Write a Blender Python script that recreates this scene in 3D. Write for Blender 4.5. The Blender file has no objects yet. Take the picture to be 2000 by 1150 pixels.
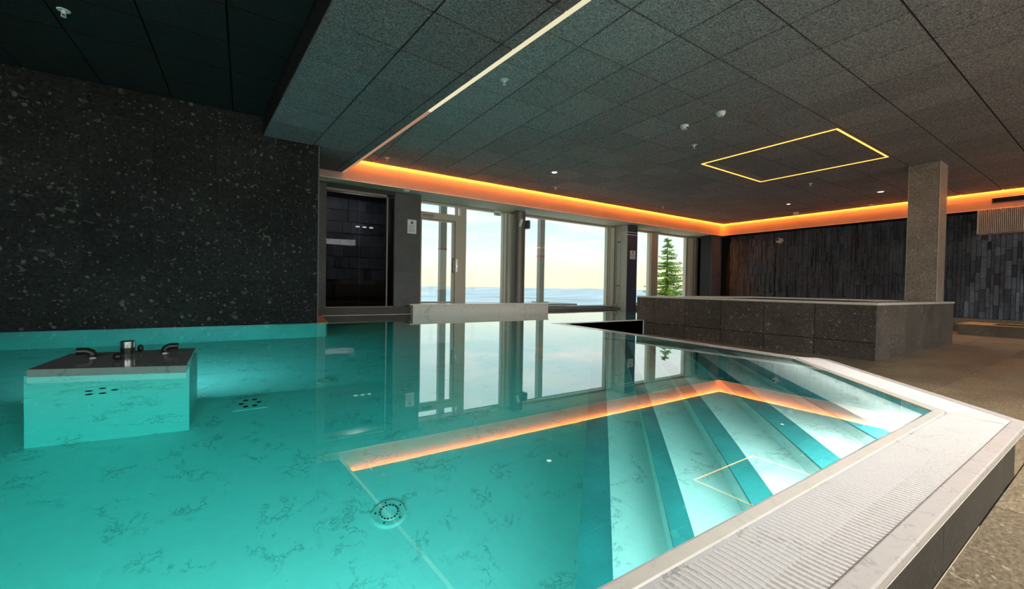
import bpy, math, random
from mathutils import Matrix, Vector
random.seed(7)
C = bpy.context.scene.collection
ZO = 0.80          # floor is world z = 0; all heights below are written relative to the eye, 0.80 m above the floor

# ------------------------------------------------------------------ camera, world, sun, exposure
cam = bpy.data.cameras.new('camera'); cam_ob = bpy.data.objects.new('camera', cam); C.objects.link(cam_ob)
cam.sensor_fit = 'HORIZONTAL'; cam.sensor_width = 36.0; cam.lens = 36.0 * 803.764 / 2000.0
cam.clip_start = 0.02; cam.clip_end = 60000
_yaw, _pit, _rol = 0.577265, -0.0164492, 0.0171423
_f = Vector((math.sin(_yaw)*math.cos(_pit), math.cos(_yaw)*math.cos(_pit), math.sin(_pit)))
_r = Vector((math.cos(_yaw), -math.sin(_yaw), 0)); _u = _r.cross(_f)
_r2 = _r*math.cos(_rol) + _u*math.sin(_rol); _u2 = -_r*math.sin(_rol) + _u*math.cos(_rol)
m3 = Matrix((_r2, _u2, -_f)).transposed()
cam_ob.matrix_world = Matrix.Translation((0, 0, ZO)) @ m3.to_4x4()
S = bpy.context.scene; S.camera = cam_ob
S.view_settings.view_transform = 'Standard'; S.view_settings.look = 'None'
S.view_settings.gamma = 1.0; S.view_settings.use_curve_mapping = False
S.view_settings.exposure = 0.0
S.cycles.use_denoising = True
S.cycles.use_adaptive_sampling = True; S.cycles.adaptive_threshold = 0.03
S.cycles.max_bounces = 10; S.cycles.diffuse_bounces = 3; S.cycles.glossy_bounces = 5
S.cycles.transmission_bounces = 8; S.cycles.transparent_max_bounces = 12; S.cycles.volume_bounces = 0
S.cycles.sample_clamp_indirect = 40.0
S.cycles.caustics_reflective = True; S.cycles.caustics_refractive = True

SKY_STRENGTH = 1.42
W_ = bpy.data.worlds.new('sky'); S.world = W_; W_.use_nodes = True
nt = W_.node_tree; nt.nodes.clear()
def nd(nt, t, **k):
    n = nt.nodes.new(t)
    for a, b in k.items():
        if a.startswith('i_'): n.inputs[a[2:].replace('_', ' ')].default_value = b
        else: setattr(n, a, b)
    return n
def ramp(nt, stops, src=None, interp='LINEAR'):
    n = nt.nodes.new('ShaderNodeValToRGB'); cr = n.color_ramp; cr.interpolation = interp
    while len(cr.elements) < len(stops): cr.elements.new(0.5)
    for e, (p, c) in zip(cr.elements, stops):
        e.position = p; e.color = (*c, 1) if not isinstance(c, (int, float)) else (c, c, c, 1)
    if src is not None: nt.links.new(src, n.inputs[0])
    return n
def _world():
    L = nt.links.new
    tc = nd(nt, 'ShaderNodeTexCoord'); sx = nd(nt, 'ShaderNodeSeparateXYZ'); L(tc.outputs['Generated'], sx.inputs[0])
    # elevation 0 .. 0.35 (sine of the altitude)
    mr = nd(nt, 'ShaderNodeMapRange'); mr.inputs[1].default_value = 0.0; mr.inputs[2].default_value = 0.5; L(sx.outputs[2], mr.inputs[0])
    base = ramp(nt, [(0.0, (1.0, 0.82, 0.56)), (0.07, (0.97, 0.87, 0.64)), (0.17, (0.76, 0.87, 0.78)), (0.30, (0.63, 0.83, 0.86)), (0.55, (0.74, 0.86, 0.9)), (1.0, (0.5, 0.68, 0.85))], mr.outputs[0])
    mp = nd(nt, 'ShaderNodeMapping'); mp.inputs['Scale'].default_value = (2.2, 2.2, 11.0); mp.inputs['Rotation'].default_value = (0.10, -0.12, 0.3)
    L(tc.outputs['Generated'], mp.inputs[0])
    no = nd(nt, 'ShaderNodeTexNoise', i_Scale=1.6, i_Detail=7.0, i_Roughness=0.55, i_Distortion=0.4); L(mp.outputs[0], no.inputs['Vector'])
    cl = ramp(nt, [(0.46, 0.0), (0.62, 1.0)], no.outputs[0])
    lv = ramp(nt, [(0.08, 0.12), (0.3, 0.85), (1.0, 0.7)], mr.outputs[0])
    mu = nd(nt, 'ShaderNodeMath', operation='MULTIPLY'); L(cl.outputs[0], mu.inputs[0]); L(lv.outputs[0], mu.inputs[1])
    mx = nd(nt, 'ShaderNodeMixRGB'); mx.inputs[2].default_value = (0.93, 0.93, 0.92, 1); L(mu.outputs[0], mx.inputs[0]); L(base.outputs[0], mx.inputs[1])
    bg = nd(nt, 'ShaderNodeBackground'); bg.inputs[1].default_value = SKY_STRENGTH; L(mx.outputs[0], bg.inputs[0])
    out = nd(nt, 'ShaderNodeOutputWorld'); L(bg.outputs[0], out.inputs[0])
_world()

def lamp(name, typ, loc, power, color, direction=(0, 0, -1), **k):
    l = bpy.data.lights.new(name, typ); o = bpy.data.objects.new(name, l); C.objects.link(o)
    o.location = (loc[0], loc[1], loc[2] + (0 if typ == 'SUN' else ZO)); l.energy = power; l.color = color
    o.rotation_euler = Vector(direction).to_track_quat('-Z', 'Y').to_euler()
    for a, b in k.items(): setattr(l, a, b)
    return o
sun = lamp('sun', 'SUN', (0, -20, 40), 2.6, (1.0, 0.93, 0.8), (-0.9, 0.06, -0.45)); sun.data.angle = math.radians(1.0)

# ------------------------------------------------------------------ helpers
class MB:
    def __init__(s): s.v = []; s.f = []
    def add(s, vs, fs):
        n = len(s.v); s.v += [tuple(v) for v in vs]; s.f += [tuple(i + n for i in f) for f in fs]; return s
    def box(s, x0, x1, y0, y1, z0, z1):
        return s.prism([(x0, y0), (x1, y0), (x1, y1), (x0, y1)], z0, z1)
    def prism(s, poly, z0, z1):
        a = sum(poly[i][0]*poly[(i+1) % len(poly)][1] - poly[(i+1) % len(poly)][0]*poly[i][1] for i in range(len(poly)))
        if a < 0: poly = poly[::-1]
        n = len(poly)
        vs = [(x, y, z0) for x, y in poly] + [(x, y, z1) for x, y in poly]
        fs = [tuple(range(n))[::-1], tuple(range(n, 2*n))] + [(i, (i+1) % n, n + (i+1) % n, n + i) for i in range(n)]
        return s.add(vs, fs)
    def tube(s, pts, r, n=12, caps=True):
        rs = r if isinstance(r, (list, tuple)) else [r]*len(pts)
        pts = [Vector(p) for p in pts]; rings = []
        up = Vector((0, 0, 1))
        for i, p in enumerate(pts):
            d = (pts[min(i+1, len(pts)-1)] - pts[max(i-1, 0)]).normalized()
            a = d.cross(up)
            if a.length < 1e-3: a = d.cross(Vector((0, 1, 0)))
            a.normalize(); b = d.cross(a)
            rings.append([p + (a*math.cos(2*math.pi*k/n) + b*math.sin(2*math.pi*k/n))*rs[i] for k in range(n)])
        vs = [v for ring in rings for v in ring]
        fs = [(i*n+k, i*n+(k+1) % n, (i+1)*n+(k+1) % n, (i+1)*n+k) for i in range(len(pts)-1) for k in range(n)]
        if caps: fs += [tuple(range(n))[::-1], tuple(range((len(pts)-1)*n, len(pts)*n))]
        return s.add(vs, fs)
    def lathe(s, c, prof, n=24, axis='z'):
        # prof: list of (radius, height)
        vs = []; 
        for r, h in prof:
            for k in range(n):
                a = 2*math.pi*k/n; p = (r*math.cos(a), r*math.sin(a), h)
                if axis == 'x': p = (p[2], p[0], p[1])
                if axis == 'y': p = (p[0], p[2], p[1])
                vs.append((c[0]+p[0], c[1]+p[1], c[2]+p[2]))
        m = len(prof)
        fs = [(i*n+k, i*n+(k+1) % n, (i+1)*n+(k+1) % n, (i+1)*n+k) for i in range(m-1) for k in range(n)]
        fs += [tuple(range(n))[::-1], tuple(range((m-1)*n, m*n))]
        return s.add(vs, fs)
WL = {}
def wloc(o): return WL.get(o.name, Vector((0, 0, 0)))
def props(o, label=None, cat=None, group=None, kind=None):
    if label: o['label'] = label
    if cat: o['category'] = cat
    if group: o['group'] = group
    if kind: o['kind'] = kind
    return o
def raw(name, me, parent=None, loc=(0, 0, 0)):
    o = bpy.data.objects.new(name, me); C.objects.link(o)
    if parent: o.parent = parent
    o.location = Vector(loc) - (wloc(parent) if parent else Vector((0, 0, 0)))
    WL[o.name] = Vector(loc)
    return o
def obj(name, mb, mat, parent=None, origin=None, smooth=False, bevel=0.0, label=None, cat=None, group=None, kind=None):
    """origin is in world coordinates with eye-relative z; defaults to the mesh's base centre"""
    vs = mb.v
    if origin is None:
        xs = [v[0] for v in vs]; ys = [v[1] for v in vs]; zs = [v[2] for v in vs]
        origin = ((min(xs)+max(xs))/2, (min(ys)+max(ys))/2, min(zs))
    me = bpy.data.meshes.new(name)
    me.from_pydata([(v[0]-origin[0], v[1]-origin[1], v[2]-origin[2]) for v in vs], [], mb.f)
    me.materials.append(mat)
    if smooth:
        for p in me.polygons: p.use_smooth = True
        try: me.set_sharp_from_angle(angle=math.radians(40))
        except Exception: pass
    o = raw(name, me, parent, (origin[0], origin[1], origin[2]+ZO))
    if bevel:
        b = o.modifiers.new('bevel', 'BEVEL'); b.width = bevel; b.segments = 2; b.limit_method = 'ANGLE'
    return props(o, label, cat, group, kind)
def thing(name, label, cat, loc, group=None, kind=None):
    o = bpy.data.objects.new(name, None); C.objects.link(o)
    o.location = (loc[0], loc[1], loc[2]+ZO); o.empty_display_size = 0.1; WL[o.name] = Vector(o.location)
    return props(o, label, cat, group, kind)
def dup(o, parent, loc):
    c = o.copy(); C.objects.link(c); c.parent = parent
    w = Vector((loc[0], loc[1], loc[2]+ZO)); c.location = w - (wloc(parent) if parent else Vector((0, 0, 0))); WL[c.name] = w
    return c
def dup_tree(o, delta, label=None):
    r = o.copy(); C.objects.link(r); r.location = Vector(o.location) + Vector(delta); WL[r.name] = WL[o.name] + Vector(delta)
    if label: r['label'] = label
    for ch in list(o.children):
        c = ch.copy(); C.objects.link(c); c.parent = r; WL[c.name] = WL[ch.name] + Vector(delta)
        for g in list(ch.children):
            d = g.copy(); C.objects.link(d); d.parent = c; WL[d.name] = WL[g.name] + Vector(delta)
    return r
def clip(poly, a, b, c):
    """keep a*x + b*y <= c"""
    out = []
    for i in range(len(poly)):
        p, q = poly[i], poly[(i+1) % len(poly)]
        fp, fq = a*p[0]+b*p[1]-c, a*q[0]+b*q[1]-c
        if fp <= 0: out.append(p)
        if (fp < 0 < fq) or (fq < 0 < fp):
            t = fp/(fp-fq); out.append((p[0]+t*(q[0]-p[0]), p[1]+t*(q[1]-p[1])))
    return out

# ------------------------------------------------------------------ materials
def mat(name):
    m = bpy.data.materials.new(name); m.use_nodes = True; m.node_tree.nodes.clear()
    n = m.node_tree; o = nd(n, 'ShaderNodeOutputMaterial'); b = nd(n, 'ShaderNodeBsdfPrincipled'); n.links.new(b.outputs[0], o.inputs[0])
    return m, n, b, o
def simple(name, col, rough=0.5, metal=0.0, spec=0.5, noise=0.0, nscale=20.0, bump=0.0):
    m, n, b, o = mat(name)
    b.inputs['Base Color'].default_value = (*col, 1); b.inputs['Roughness'].default_value = rough
    b.inputs['Metallic'].default_value = metal; b.inputs['Specular IOR Level'].default_value = spec
    if noise or bump:
        g = nd(n, 'ShaderNodeNewGeometry'); no = nd(n, 'ShaderNodeTexNoise', i_Scale=nscale, i_Detail=6.0); n.links.new(g.outputs['Position'], no.inputs['Vector'])
        if noise:
            r = ramp(n, [(0.3, tuple(c*(1-noise) for c in col)), (0.7, tuple(min(1, c*(1+noise)) for c in col))], no.outputs[0])
            n.links.new(r.outputs[0], b.inputs['Base Color'])
        if bump:
            bp = nd(n, 'ShaderNodeBump'); bp.inputs['Strength'].default_value = bump; bp.inputs['Distance'].default_value = 0.004
            n.links.new(no.outputs[0], bp.inputs['Height']); n.links.new(bp.outputs[0], b.inputs['Normal'])
    return m
def emis(name, col, s):
    m = bpy.data.materials.new(name); m.use_nodes = True; n = m.node_tree; n.nodes.clear()
    e = nd(n, 'ShaderNodeEmission'); e.inputs[0].default_value = (*col, 1); e.inputs[1].default_value = s
    o = nd(n, 'ShaderNodeOutputMaterial'); n.links.new(e.outputs[0], o.inputs[0]); return m
def woodwool(name, lo, hi, tint=(1, 1, 1)):
    lo = tuple(a*b for a, b in zip(lo, tint)); hi = tuple(a*b for a, b in zip(hi, tint))
    m, n, b, o = mat(name); L = n.links.new
    g = nd(n, 'ShaderNodeNewGeometry'); oi = nd(n, 'ShaderNodeObjectInfo')
    w = nd(n, 'ShaderNodeTexNoise', i_Scale=26.0, i_Detail=3.0, i_Distortion=2.5); L(g.outputs['Position'], w.inputs['Vector'])
    f = nd(n, 'ShaderNodeTexNoise', i_Scale=95.0, i_Detail=4.0, i_Roughness=0.7, i_Distortion=2.0); L(g.outputs['Position'], f.inputs['Vector'])
    r = ramp(n, [(0.44, lo), (0.57, hi)], f.outputs[0]); r2 = ramp(n, [(0.3, 0.7), (0.7, 1.25)], w.outputs[0])
    mx = nd(n, 'ShaderNodeMixRGB', blend_type='MULTIPLY'); mx.inputs[0].default_value = 1; L(r.outputs[0], mx.inputs[1]); L(r2.outputs[0], mx.inputs[2])
    rr = ramp(n, [(0.0, 0.9), (1.0, 1.1)], oi.outputs['Random'])
    m2 = nd(n, 'ShaderNodeMixRGB', blend_type='MULTIPLY'); m2.inputs[0].default_value = 1; L(mx.outputs[0], m2.inputs[1]); L(rr.outputs[0], m2.inputs[2])
    L(m2.outputs[0], b.inputs['Base Color']); b.inputs['Roughness'].default_value = 0.9; b.inputs['Specular IOR Level'].default_value = 0.25
    bp = nd(n, 'ShaderNodeBump'); bp.inputs['Strength'].default_value = 0.6; bp.inputs['Distance'].default_value = 0.003
    L(f.outputs[0], bp.inputs['Height']); L(bp.outputs[0], b.inputs['Normal'])
    return m
def fossil(name, base, dark, fleck, rough=0.45, amount=0.5, scale=1.0, stretch=(1, 1, 1), var=0.15):
    """dark fossil limestone: fine grain, pale shells, rings and chips"""
    m, n, b, o = mat(name); L = n.links.new
    g = nd(n, 'ShaderNodeNewGeometry'); oi = nd(n, 'ShaderNodeObjectInfo')
    mp = nd(n, 'ShaderNodeMapping'); mp.inputs['Scale'].default_value = stretch; L(g.outputs['Position'], mp.inputs[0])
    big = nd(n, 'ShaderNodeTexNoise', i_Scale=2.6*scale, i_Detail=6.0, i_Roughness=0.62); L(mp.outputs[0], big.inputs['Vector'])
    fine = nd(n, 'ShaderNodeTexNoise', i_Scale=75*scale, i_Detail=5.0, i_Roughness=0.7); L(mp.outputs[0], fine.inputs['Vector'])
    wr = nd(n, 'ShaderNodeTexNoise', i_Scale=9*scale, i_Detail=3.0); L(mp.outputs[0], wr.inputs['Vector'])
    wa = nd(n, 'ShaderNodeMixRGB', blend_type='ADD'); wa.inputs[0].default_value = 0.06/scale; L(mp.outputs[0], wa.inputs[1]); L(wr.outputs['Color'], wa.inputs[2])
    c0 = ramp(n, [(0.3, dark), (0.7, base)], big.outputs[0])
    cf = ramp(n, [(0.35, 0.55), (0.62, 1.35)], fine.outputs[0])
    a = nd(n, 'ShaderNodeMixRGB', blend_type='MULTIPLY'); a.inputs[0].default_value = 1; L(c0.outputs[0], a.inputs[1]); L(cf.outputs[0], a.inputs[2])
    cur = a.outputs[0]
    for sc, th, am in ((26, 0.24, 0.75), (52, 0.25, 0.7), (13, 0.16, 0.5)):
        v = nd(n, 'ShaderNodeTexVoronoi', i_Scale=sc*scale); L(wa.outputs[0], v.inputs['Vector'])
        dm = ramp(n, [(th*0.6, 1.0), (th, 0.0)], v.outputs['Distance'])
        sp = nd(n, 'ShaderNodeSeparateColor'); L(v.outputs['Color'], sp.inputs[0])
        pk = ramp(n, [(1-amount*0.5, 0.0), (min(.999, 1-amount*0.5+0.25), 1.0)], sp.outputs[0])
        mm = nd(n, 'ShaderNodeMath', operation='MULTIPLY'); L(dm.outputs[0], mm.inputs[0]); L(pk.outputs[0], mm.inputs[1])
        mm2 = nd(n, 'ShaderNodeMath', operation='MULTIPLY'); L(mm.outputs[0], mm2.inputs[0]); mm2.inputs[1].default_value = am
        x = nd(n, 'ShaderNodeMixRGB'); x.inputs[2].default_value = (*fleck, 1); L(mm2.outputs[0], x.inputs[0]); L(cur, x.inputs[1]); cur = x.outputs[0]
    bl = nd(n, 'ShaderNodeTexNoise', i_Scale=22*scale, i_Detail=3.0, i_Roughness=0.5, i_Distortion=1.6); L(mp.outputs[0], bl.inputs['Vector'])
    bm = ramp(n, [(0.64, 0.0), (0.70, 0.55)], bl.outputs[0])
    xb = nd(n, 'ShaderNodeMixRGB'); xb.inputs[2].default_value = (*fleck, 1); L(bm.outputs[0], xb.inputs[0]); L(cur, xb.inputs[1]); cur = xb.outputs[0]
    rr = ramp(n, [(0.0, 1-var), (1.0, 1+var)], oi.outputs['Random'])
    m2 = nd(n, 'ShaderNodeMixRGB', blend_type='MULTIPLY'); m2.inputs[0].default_value = 1; L(cur, m2.inputs[1]); L(rr.outputs[0], m2.inputs[2])
    L(m2.outputs[0], b.inputs['Base Color']); b.inputs['Roughness'].default_value = rough; b.inputs['Specular IOR Level'].default_value = 0.5 if rough < 0.7 else 0.15
    bp = nd(n, 'ShaderNodeBump'); bp.inputs['Strength'].default_value = 0.25; bp.inputs['Distance'].default_value = 0.002
    L(fine.outputs[0], bp.inputs['Height']); L(bp.outputs[0], b.inputs['Normal'])
    return m
def marble(name, base, vein, rough=0.35, vs=1.0, strength=0.6):
    m, n, b, o = mat(name); L = n.links.new
    g = nd(n, 'ShaderNodeNewGeometry')
    d = nd(n, 'ShaderNodeTexNoise', i_Scale=6.5*vs, i_Detail=9.0, i_Roughness=0.68, i_Distortion=0.5); L(g.outputs['Position'], d.inputs['Vector'])
    k = nd(n, 'ShaderNodeTexNoise', i_Scale=5.0*vs, i_Detail=2.0); L(g.outputs['Position'], k.inputs['Vector'])
    v = ramp(n, [(0.478, 0.0), (0.5, 1.0), (0.522, 0.0)], d.outputs[0]); kk = ramp(n, [(0.51, 0.0), (0.60, 1.0)], k.outputs[0])
    mm = nd(n, 'ShaderNodeMath', operation='MULTIPLY'); L(v.outputs[0], mm.inputs[0]); L(kk.outputs[0], mm.inputs[1])
    m3_ = nd(n, 'ShaderNodeMath', operation='MULTIPLY'); L(mm.outputs[0], m3_.inputs[0]); m3_.inputs[1].default_value = strength
    s = nd(n, 'ShaderNodeTexNoise', i_Scale=18.0*vs, i_Detail=6.0, i_Roughness=0.7); L(g.outputs['Position'], s.inputs['Vector'])
    cl = ramp(n, [(0.3, tuple(c*0.93 for c in base)), (0.7, base)], s.outputs[0])
    x = nd(n, 'ShaderNodeMixRGB'); x.inputs[2].default_value = (*vein, 1); L(m3_.outputs[0], x.inputs[0]); L(cl.outputs[0], x.inputs[1])
    L(x.outputs[0], b.inputs['Base Color']); b.inputs['Roughness'].default_value = rough
    return m
M = {}
M['wool'] = woodwool('ceiling_woodwool', (0.07, 0.071, 0.073), (0.60, 0.605, 0.61), (1.0, 0.90, 0.94))
M['wool_slab'] = woodwool('ceiling_woodwool_slab', (0.06, 0.06, 0.06), (0.46, 0.46, 0.46), (1.0, 0.66, 0.69))  # same wool as the main ceiling, reddened to cancel teal light from the pool
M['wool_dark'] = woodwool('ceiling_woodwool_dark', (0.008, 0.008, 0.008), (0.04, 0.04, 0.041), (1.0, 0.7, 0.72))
M['void'] = simple('ceiling_void', (0.002, 0.002, 0.002), 0.95)
M['black'] = simple('black_paint', (0.012, 0.012, 0.012), 0.6)
M['wall_stone'] = fossil('wall_fossil_stone', (0.022, 0.0225, 0.0215), (0.011, 0.0115, 0.011), (0.125, 0.125, 0.118), 0.8, 0.95, 0.42)
M['panel_stone'] = fossil('panel_grey_stone', (0.085, 0.088, 0.09), (0.06, 0.062, 0.065), (0.2, 0.2, 0.2), 0.5, 0.35)
M['tub_stone'] = fossil('tub_fossil_stone', (0.16, 0.135, 0.115), (0.085, 0.072, 0.06), (0.5, 0.45, 0.38), 0.42, 0.7, 0.7)
M['column_stone'] = fossil('column_stone', (0.42, 0.35, 0.285), (0.26, 0.215, 0.175), (0.7, 0.62, 0.52), 0.45, 0.5, 0.7)
M['plinth_stone'] = fossil('plinth_stone', (0.2, 0.18, 0.13), (0.12, 0.105, 0.08), (0.42, 0.38, 0.3), 0.5, 0.6)
M['floor_stone'] = fossil('floor_fossil_stone', (0.37, 0.295, 0.185), (0.21, 0.162, 0.10), (0.68, 0.58, 0.42), 0.42, 0.6, 0.55, (1, 1.7, 1))
M['fascia_stone'] = fossil('fascia_stone', (0.075, 0.067, 0.055), (0.045, 0.04, 0.034), (0.13, 0.12, 0.1), 0.5, 0.3)
M['ledge'] = fossil('black_ledgestone', (0.14, 0.18, 0.235), (0.035, 0.045, 0.06), (0.32, 0.40, 0.5), 0.5, 0.3, 1.6, (1, 1, .3), 0.6)
M['marble'] = marble('pool_marble', (0.80, 0.80, 0.77), (0.14, 0.16, 0.15), 0.4, 1.0, 0.62)
M['rim'] = marble('rim_stone', (0.90, 0.86, 0.75), (0.5, 0.47, 0.42), 0.22, 1.5, 0.35)
M['slate'] = marble('slate_slab', (0.24, 0.28, 0.27), (0.08, 0.09, 0.09), 0.12)
M['edge'] = marble('edge_stone', (0.78, 0.72, 0.66), (0.4, 0.36, 0.33), 0.25, 3.0, 0.7)
M['slat'] = simple('grate_slat_plastic', (0.88, 0.84, 0.79), 0.4, noise=0.10, nscale=160)
M['gutter'] = simple('gutter_channel', (0.42, 0.38, 0.33), 0.7)
M['band'] = simple('teal_mosaic_band', (0.035, 0.22, 0.23), 0.4, noise=0.12, nscale=9)
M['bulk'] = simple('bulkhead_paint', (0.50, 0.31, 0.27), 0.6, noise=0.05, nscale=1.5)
M['soffit'] = simple('soffit_concrete', (0.62, 0.60, 0.52), 0.7, noise=0.22, nscale=30)
M['alu'] = simple('bronze_aluminium', (0.50, 0.48, 0.40), 0.38, 0.3)
M['alu_dark'] = simple('dark_aluminium', (0.16, 0.15, 0.13), 0.4, 0.3)
M['alu_light'] = simple('pale_aluminium', (0.85, 0.85, 0.75), 0.35, 0.2)
M['post'] = simple('terrace_post_paint', (0.30, 0.30, 0.26), 0.5)
M['red'] = simple('red_tape', (0.6, 0.07, 0.05), 0.5)
M['white'] = simple('white_plastic', (0.8, 0.8, 0.78), 0.35)
M['paper'] = simple('sign_paper', (0.75, 0.78, 0.82), 0.6)
M['ink'] = simple('sign_ink', (0.08, 0.09, 0.12), 0.6)
M['pierd'] = fossil('pier_blue_stone', (0.055, 0.08, 0.14), (0.035, 0.05, 0.09), (0.14, 0.17, 0.24), 0.4, 0.25)
M['pierl'] = simple('pier_plaster', (0.50, 0.49, 0.40), 0.5, noise=0.08, nscale=8)
M['steel'] = simple('brushed_steel', (0.55, 0.55, 0.55), 0.22, 1.0)
M['dsteel'] = simple('dark_steel', (0.012, 0.014, 0.015), 0.35)
M['brown'] = simple('brown_plinth', (0.05, 0.042, 0.035), 0.5)
M['tan'] = simple('tan_ledge', (0.42, 0.28, 0.18), 0.4)
M['fin'] = simple('fin_paint', (0.88, 0.70, 0.62), 0.4)
M['gold'] = simple('basin_rim', (0.62, 0.46, 0.24), 0.3)
M['notch'] = simple('channel_stone', (0.22, 0.20, 0.06), 0.4, noise=0.3, nscale=12)
M['led'] = emis('led_orange', (1.0, 0.28, 0.025), 185.0)
M['led_frame'] = emis('led_frame_orange', (1.0, 0.40, 0.06), 4.0)
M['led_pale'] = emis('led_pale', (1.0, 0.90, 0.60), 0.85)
M['led_end'] = emis('led_pale_end', (1.0, 0.55, 0.36), 0.42)  # end piece of the lip: the orange cove's glow put into its emission
M['waterline_glow'] = emis('cove_reflection_glow', (1.0, 0.5, 0.12), 1.2)  # glow standing in for the cove's reflection
M['lampw'] = emis('downlight_white', (1.0, 0.95, 0.85), 3.0)
M['poollamp'] = emis('pool_lamp_face', (0.6, 1.0, 0.85), 6.0)
M['exitg'] = simple('exit_green', (0.05, 0.30, 0.04), 0.4)
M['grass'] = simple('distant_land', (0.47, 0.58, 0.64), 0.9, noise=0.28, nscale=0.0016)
M['terrace'] = simple('terrace_slab', (0.4, 0.42, 0.42), 0.7)
M['bark'] = simple('fir_bark', (0.12, 0.08, 0.05), 0.9)
def needles():
    m, n, b, o = mat('fir_needles'); L = n.links.new
    g = nd(n, 'ShaderNodeNewGeometry'); no = nd(n, 'ShaderNodeTexNoise', i_Scale=2.2, i_Detail=4.0); L(g.outputs['Position'], no.inputs['Vector'])
    r = ramp(n, [(0.32, (0.08, 0.20, 0.06)), (0.5, (0.26, 0.48, 0.08)), (0.68, (0.62, 0.75, 0.14))], no.outputs[0]); L(r.outputs[0], b.inputs['Base Color'])
    b.inputs['Roughness'].default_value = 0.7
    return m
M['needles'] = needles()
def glass(name, tint=(0.97, 0.99, 0.98), refl=1.0, ior=1.45):
    m = bpy.data.materials.new(name); m.use_nodes = True; n = m.node_tree; n.nodes.clear(); L = n.links.new
    t = nd(n, 'ShaderNodeBsdfTransparent'); t.inputs[0].default_value = (*tint, 1)
    gl = nd(n, 'ShaderNodeBsdfGlossy'); gl.inputs['Roughness'].default_value = 0.0; gl.inputs[0].default_value = (refl, refl, refl, 1)
    g = nd(n, 'ShaderNodeNewGeometry'); dt = nd(n, 'ShaderNodeVectorMath', operation='DOT_PRODUCT'); L(g.outputs['Normal'], dt.inputs[0]); L(g.outputs['Incoming'], dt.inputs[1])
    ab = nd(n, 'ShaderNodeMath', operation='ABSOLUTE'); L(dt.outputs['Value'], ab.inputs[0])
    om = nd(n, 'ShaderNodeMath', operation='SUBTRACT'); om.inputs[0].default_value = 1.0; L(ab.outputs[0], om.inputs[1])
    pw_ = nd(n, 'ShaderNodeMath', operation='POWER'); pw_.inputs[1].default_value = 5.0; L(om.outputs[0], pw_.inputs[0])
    f0 = ((ior-1)/(ior+1))**2
    f = nd(n, 'ShaderNodeMath', operation='MULTIPLY_ADD'); f.inputs[1].default_value = 1-f0; f.inputs[2].default_value = f0; L(pw_.outputs[0], f.inputs[0])
    mx = nd(n, 'ShaderNodeMixShader'); L(f.outputs[0], mx.inputs[0]); L(t.outputs[0], mx.inputs[1]); L(gl.outputs[0], mx.inputs[2])
    o = nd(n, 'ShaderNodeOutputMaterial'); L(mx.outputs[0], o.inputs[0]); return m
M['glass'] = glass('window_glass', (0.96, 0.99, 0.97))
M['glass_dark'] = glass('smoked_glass', (0.42, 0.42, 0.43), 0.035)
def water(name, sig, color, ior_refl=1.7):
    m = bpy.data.materials.new(name); m.use_nodes = True; n = m.node_tree; n.nodes.clear(); L = n.links.new
    r = nd(n, 'ShaderNodeBsdfRefraction'); r.inputs['IOR'].default_value = 1.333; r.inputs['Roughness'].default_value = 0.0; r.inputs[0].default_value = (1, 1, 1, 1)
    g = nd(n, 'ShaderNodeBsdfGlossy'); g.inputs['Roughness'].default_value = 0.0; g.inputs[0].default_value = (1, 1, 1, 1)
    f = nd(n, 'ShaderNodeFresnel'); f.inputs[0].default_value = ior_refl
    geo = nd(n, 'ShaderNodeNewGeometry'); no = nd(n, 'ShaderNodeTexNoise', i_Scale=2.2, i_Detail=2.0); L(geo.outputs['Position'], no.inputs['Vector'])
    bp = nd(n, 'ShaderNodeBump'); bp.inputs['Strength'].default_value = 0.05; bp.inputs['Distance'].default_value = 0.004; L(no.outputs[0], bp.inputs['Height'])
    for s_ in (r, g, f): L(bp.outputs[0], s_.inputs['Normal'])
    f.inputs[0].default_value = 1.333
    dt = nd(n, 'ShaderNodeVectorMath', operation='DOT_PRODUCT'); L(geo.outputs['Normal'], dt.inputs[0]); L(geo.outputs['Incoming'], dt.inputs[1])
    ab = nd(n, 'ShaderNodeMath', operation='ABSOLUTE'); L(dt.outputs['Value'], ab.inputs[0])
    om = nd(n, 'ShaderNodeMath', operation='SUBTRACT'); om.inputs[0].default_value = 1.0; L(ab.outputs[0], om.inputs[1])
    pw_ = nd(n, 'ShaderNodeMath', operation='POWER'); pw_.inputs[1].default_value = 3.1; L(om.outputs[0], pw_.inputs[0])
    fa = nd(n, 'ShaderNodeMath', operation='MULTIPLY_ADD'); fa.inputs[1].default_value = 0.975; fa.inputs[2].default_value = 0.02; L(pw_.outputs[0], fa.inputs[0])
    fm = nd(n, 'ShaderNodeMix'); fm.data_type = 'FLOAT'; L(geo.outputs['Backfacing'], fm.inputs[0]); L(fa.outputs[0], fm.inputs[2]); L(f.outputs[0], fm.inputs[3])
    mx = nd(n, 'ShaderNodeMixShader'); L(fm.outputs[0], mx.inputs[0]); L(r.outputs[0], mx.inputs[1]); L(g.outputs[0], mx.inputs[2])
    va = nd(n, 'ShaderNodeVolumeAbsorption'); va.inputs[0].default_value = (*color, 1); va.inputs[1].default_value = sig
    o = nd(n, 'ShaderNodeOutputMaterial'); L(mx.outputs[0], o.inputs[0]); L(va.outputs[0], o.inputs['Volume']); return m
M['water'] = water('pool_water', 0.56, (0.0, 0.91, 0.90))

# ------------------------------------------------------------------ levels and plan
FL, WT, CE, SL, BK, PF = -0.80, -0.55, 2.19, 1.95, 1.825, -2.05
YN, YW, YB, YG = 0.538, 6.40, 7.63, 8.50        # near pool edge, left wall, bulkhead, glazing
XE, XB, XR = 13.2, 13.2, 13.6                   # bulkhead on the right, stone wall
K0, K1 = (2.758, 0.538), (3.856, 1.591)         # the slanting pool edge
XL, YBK = -7.0, -4.5

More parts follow.
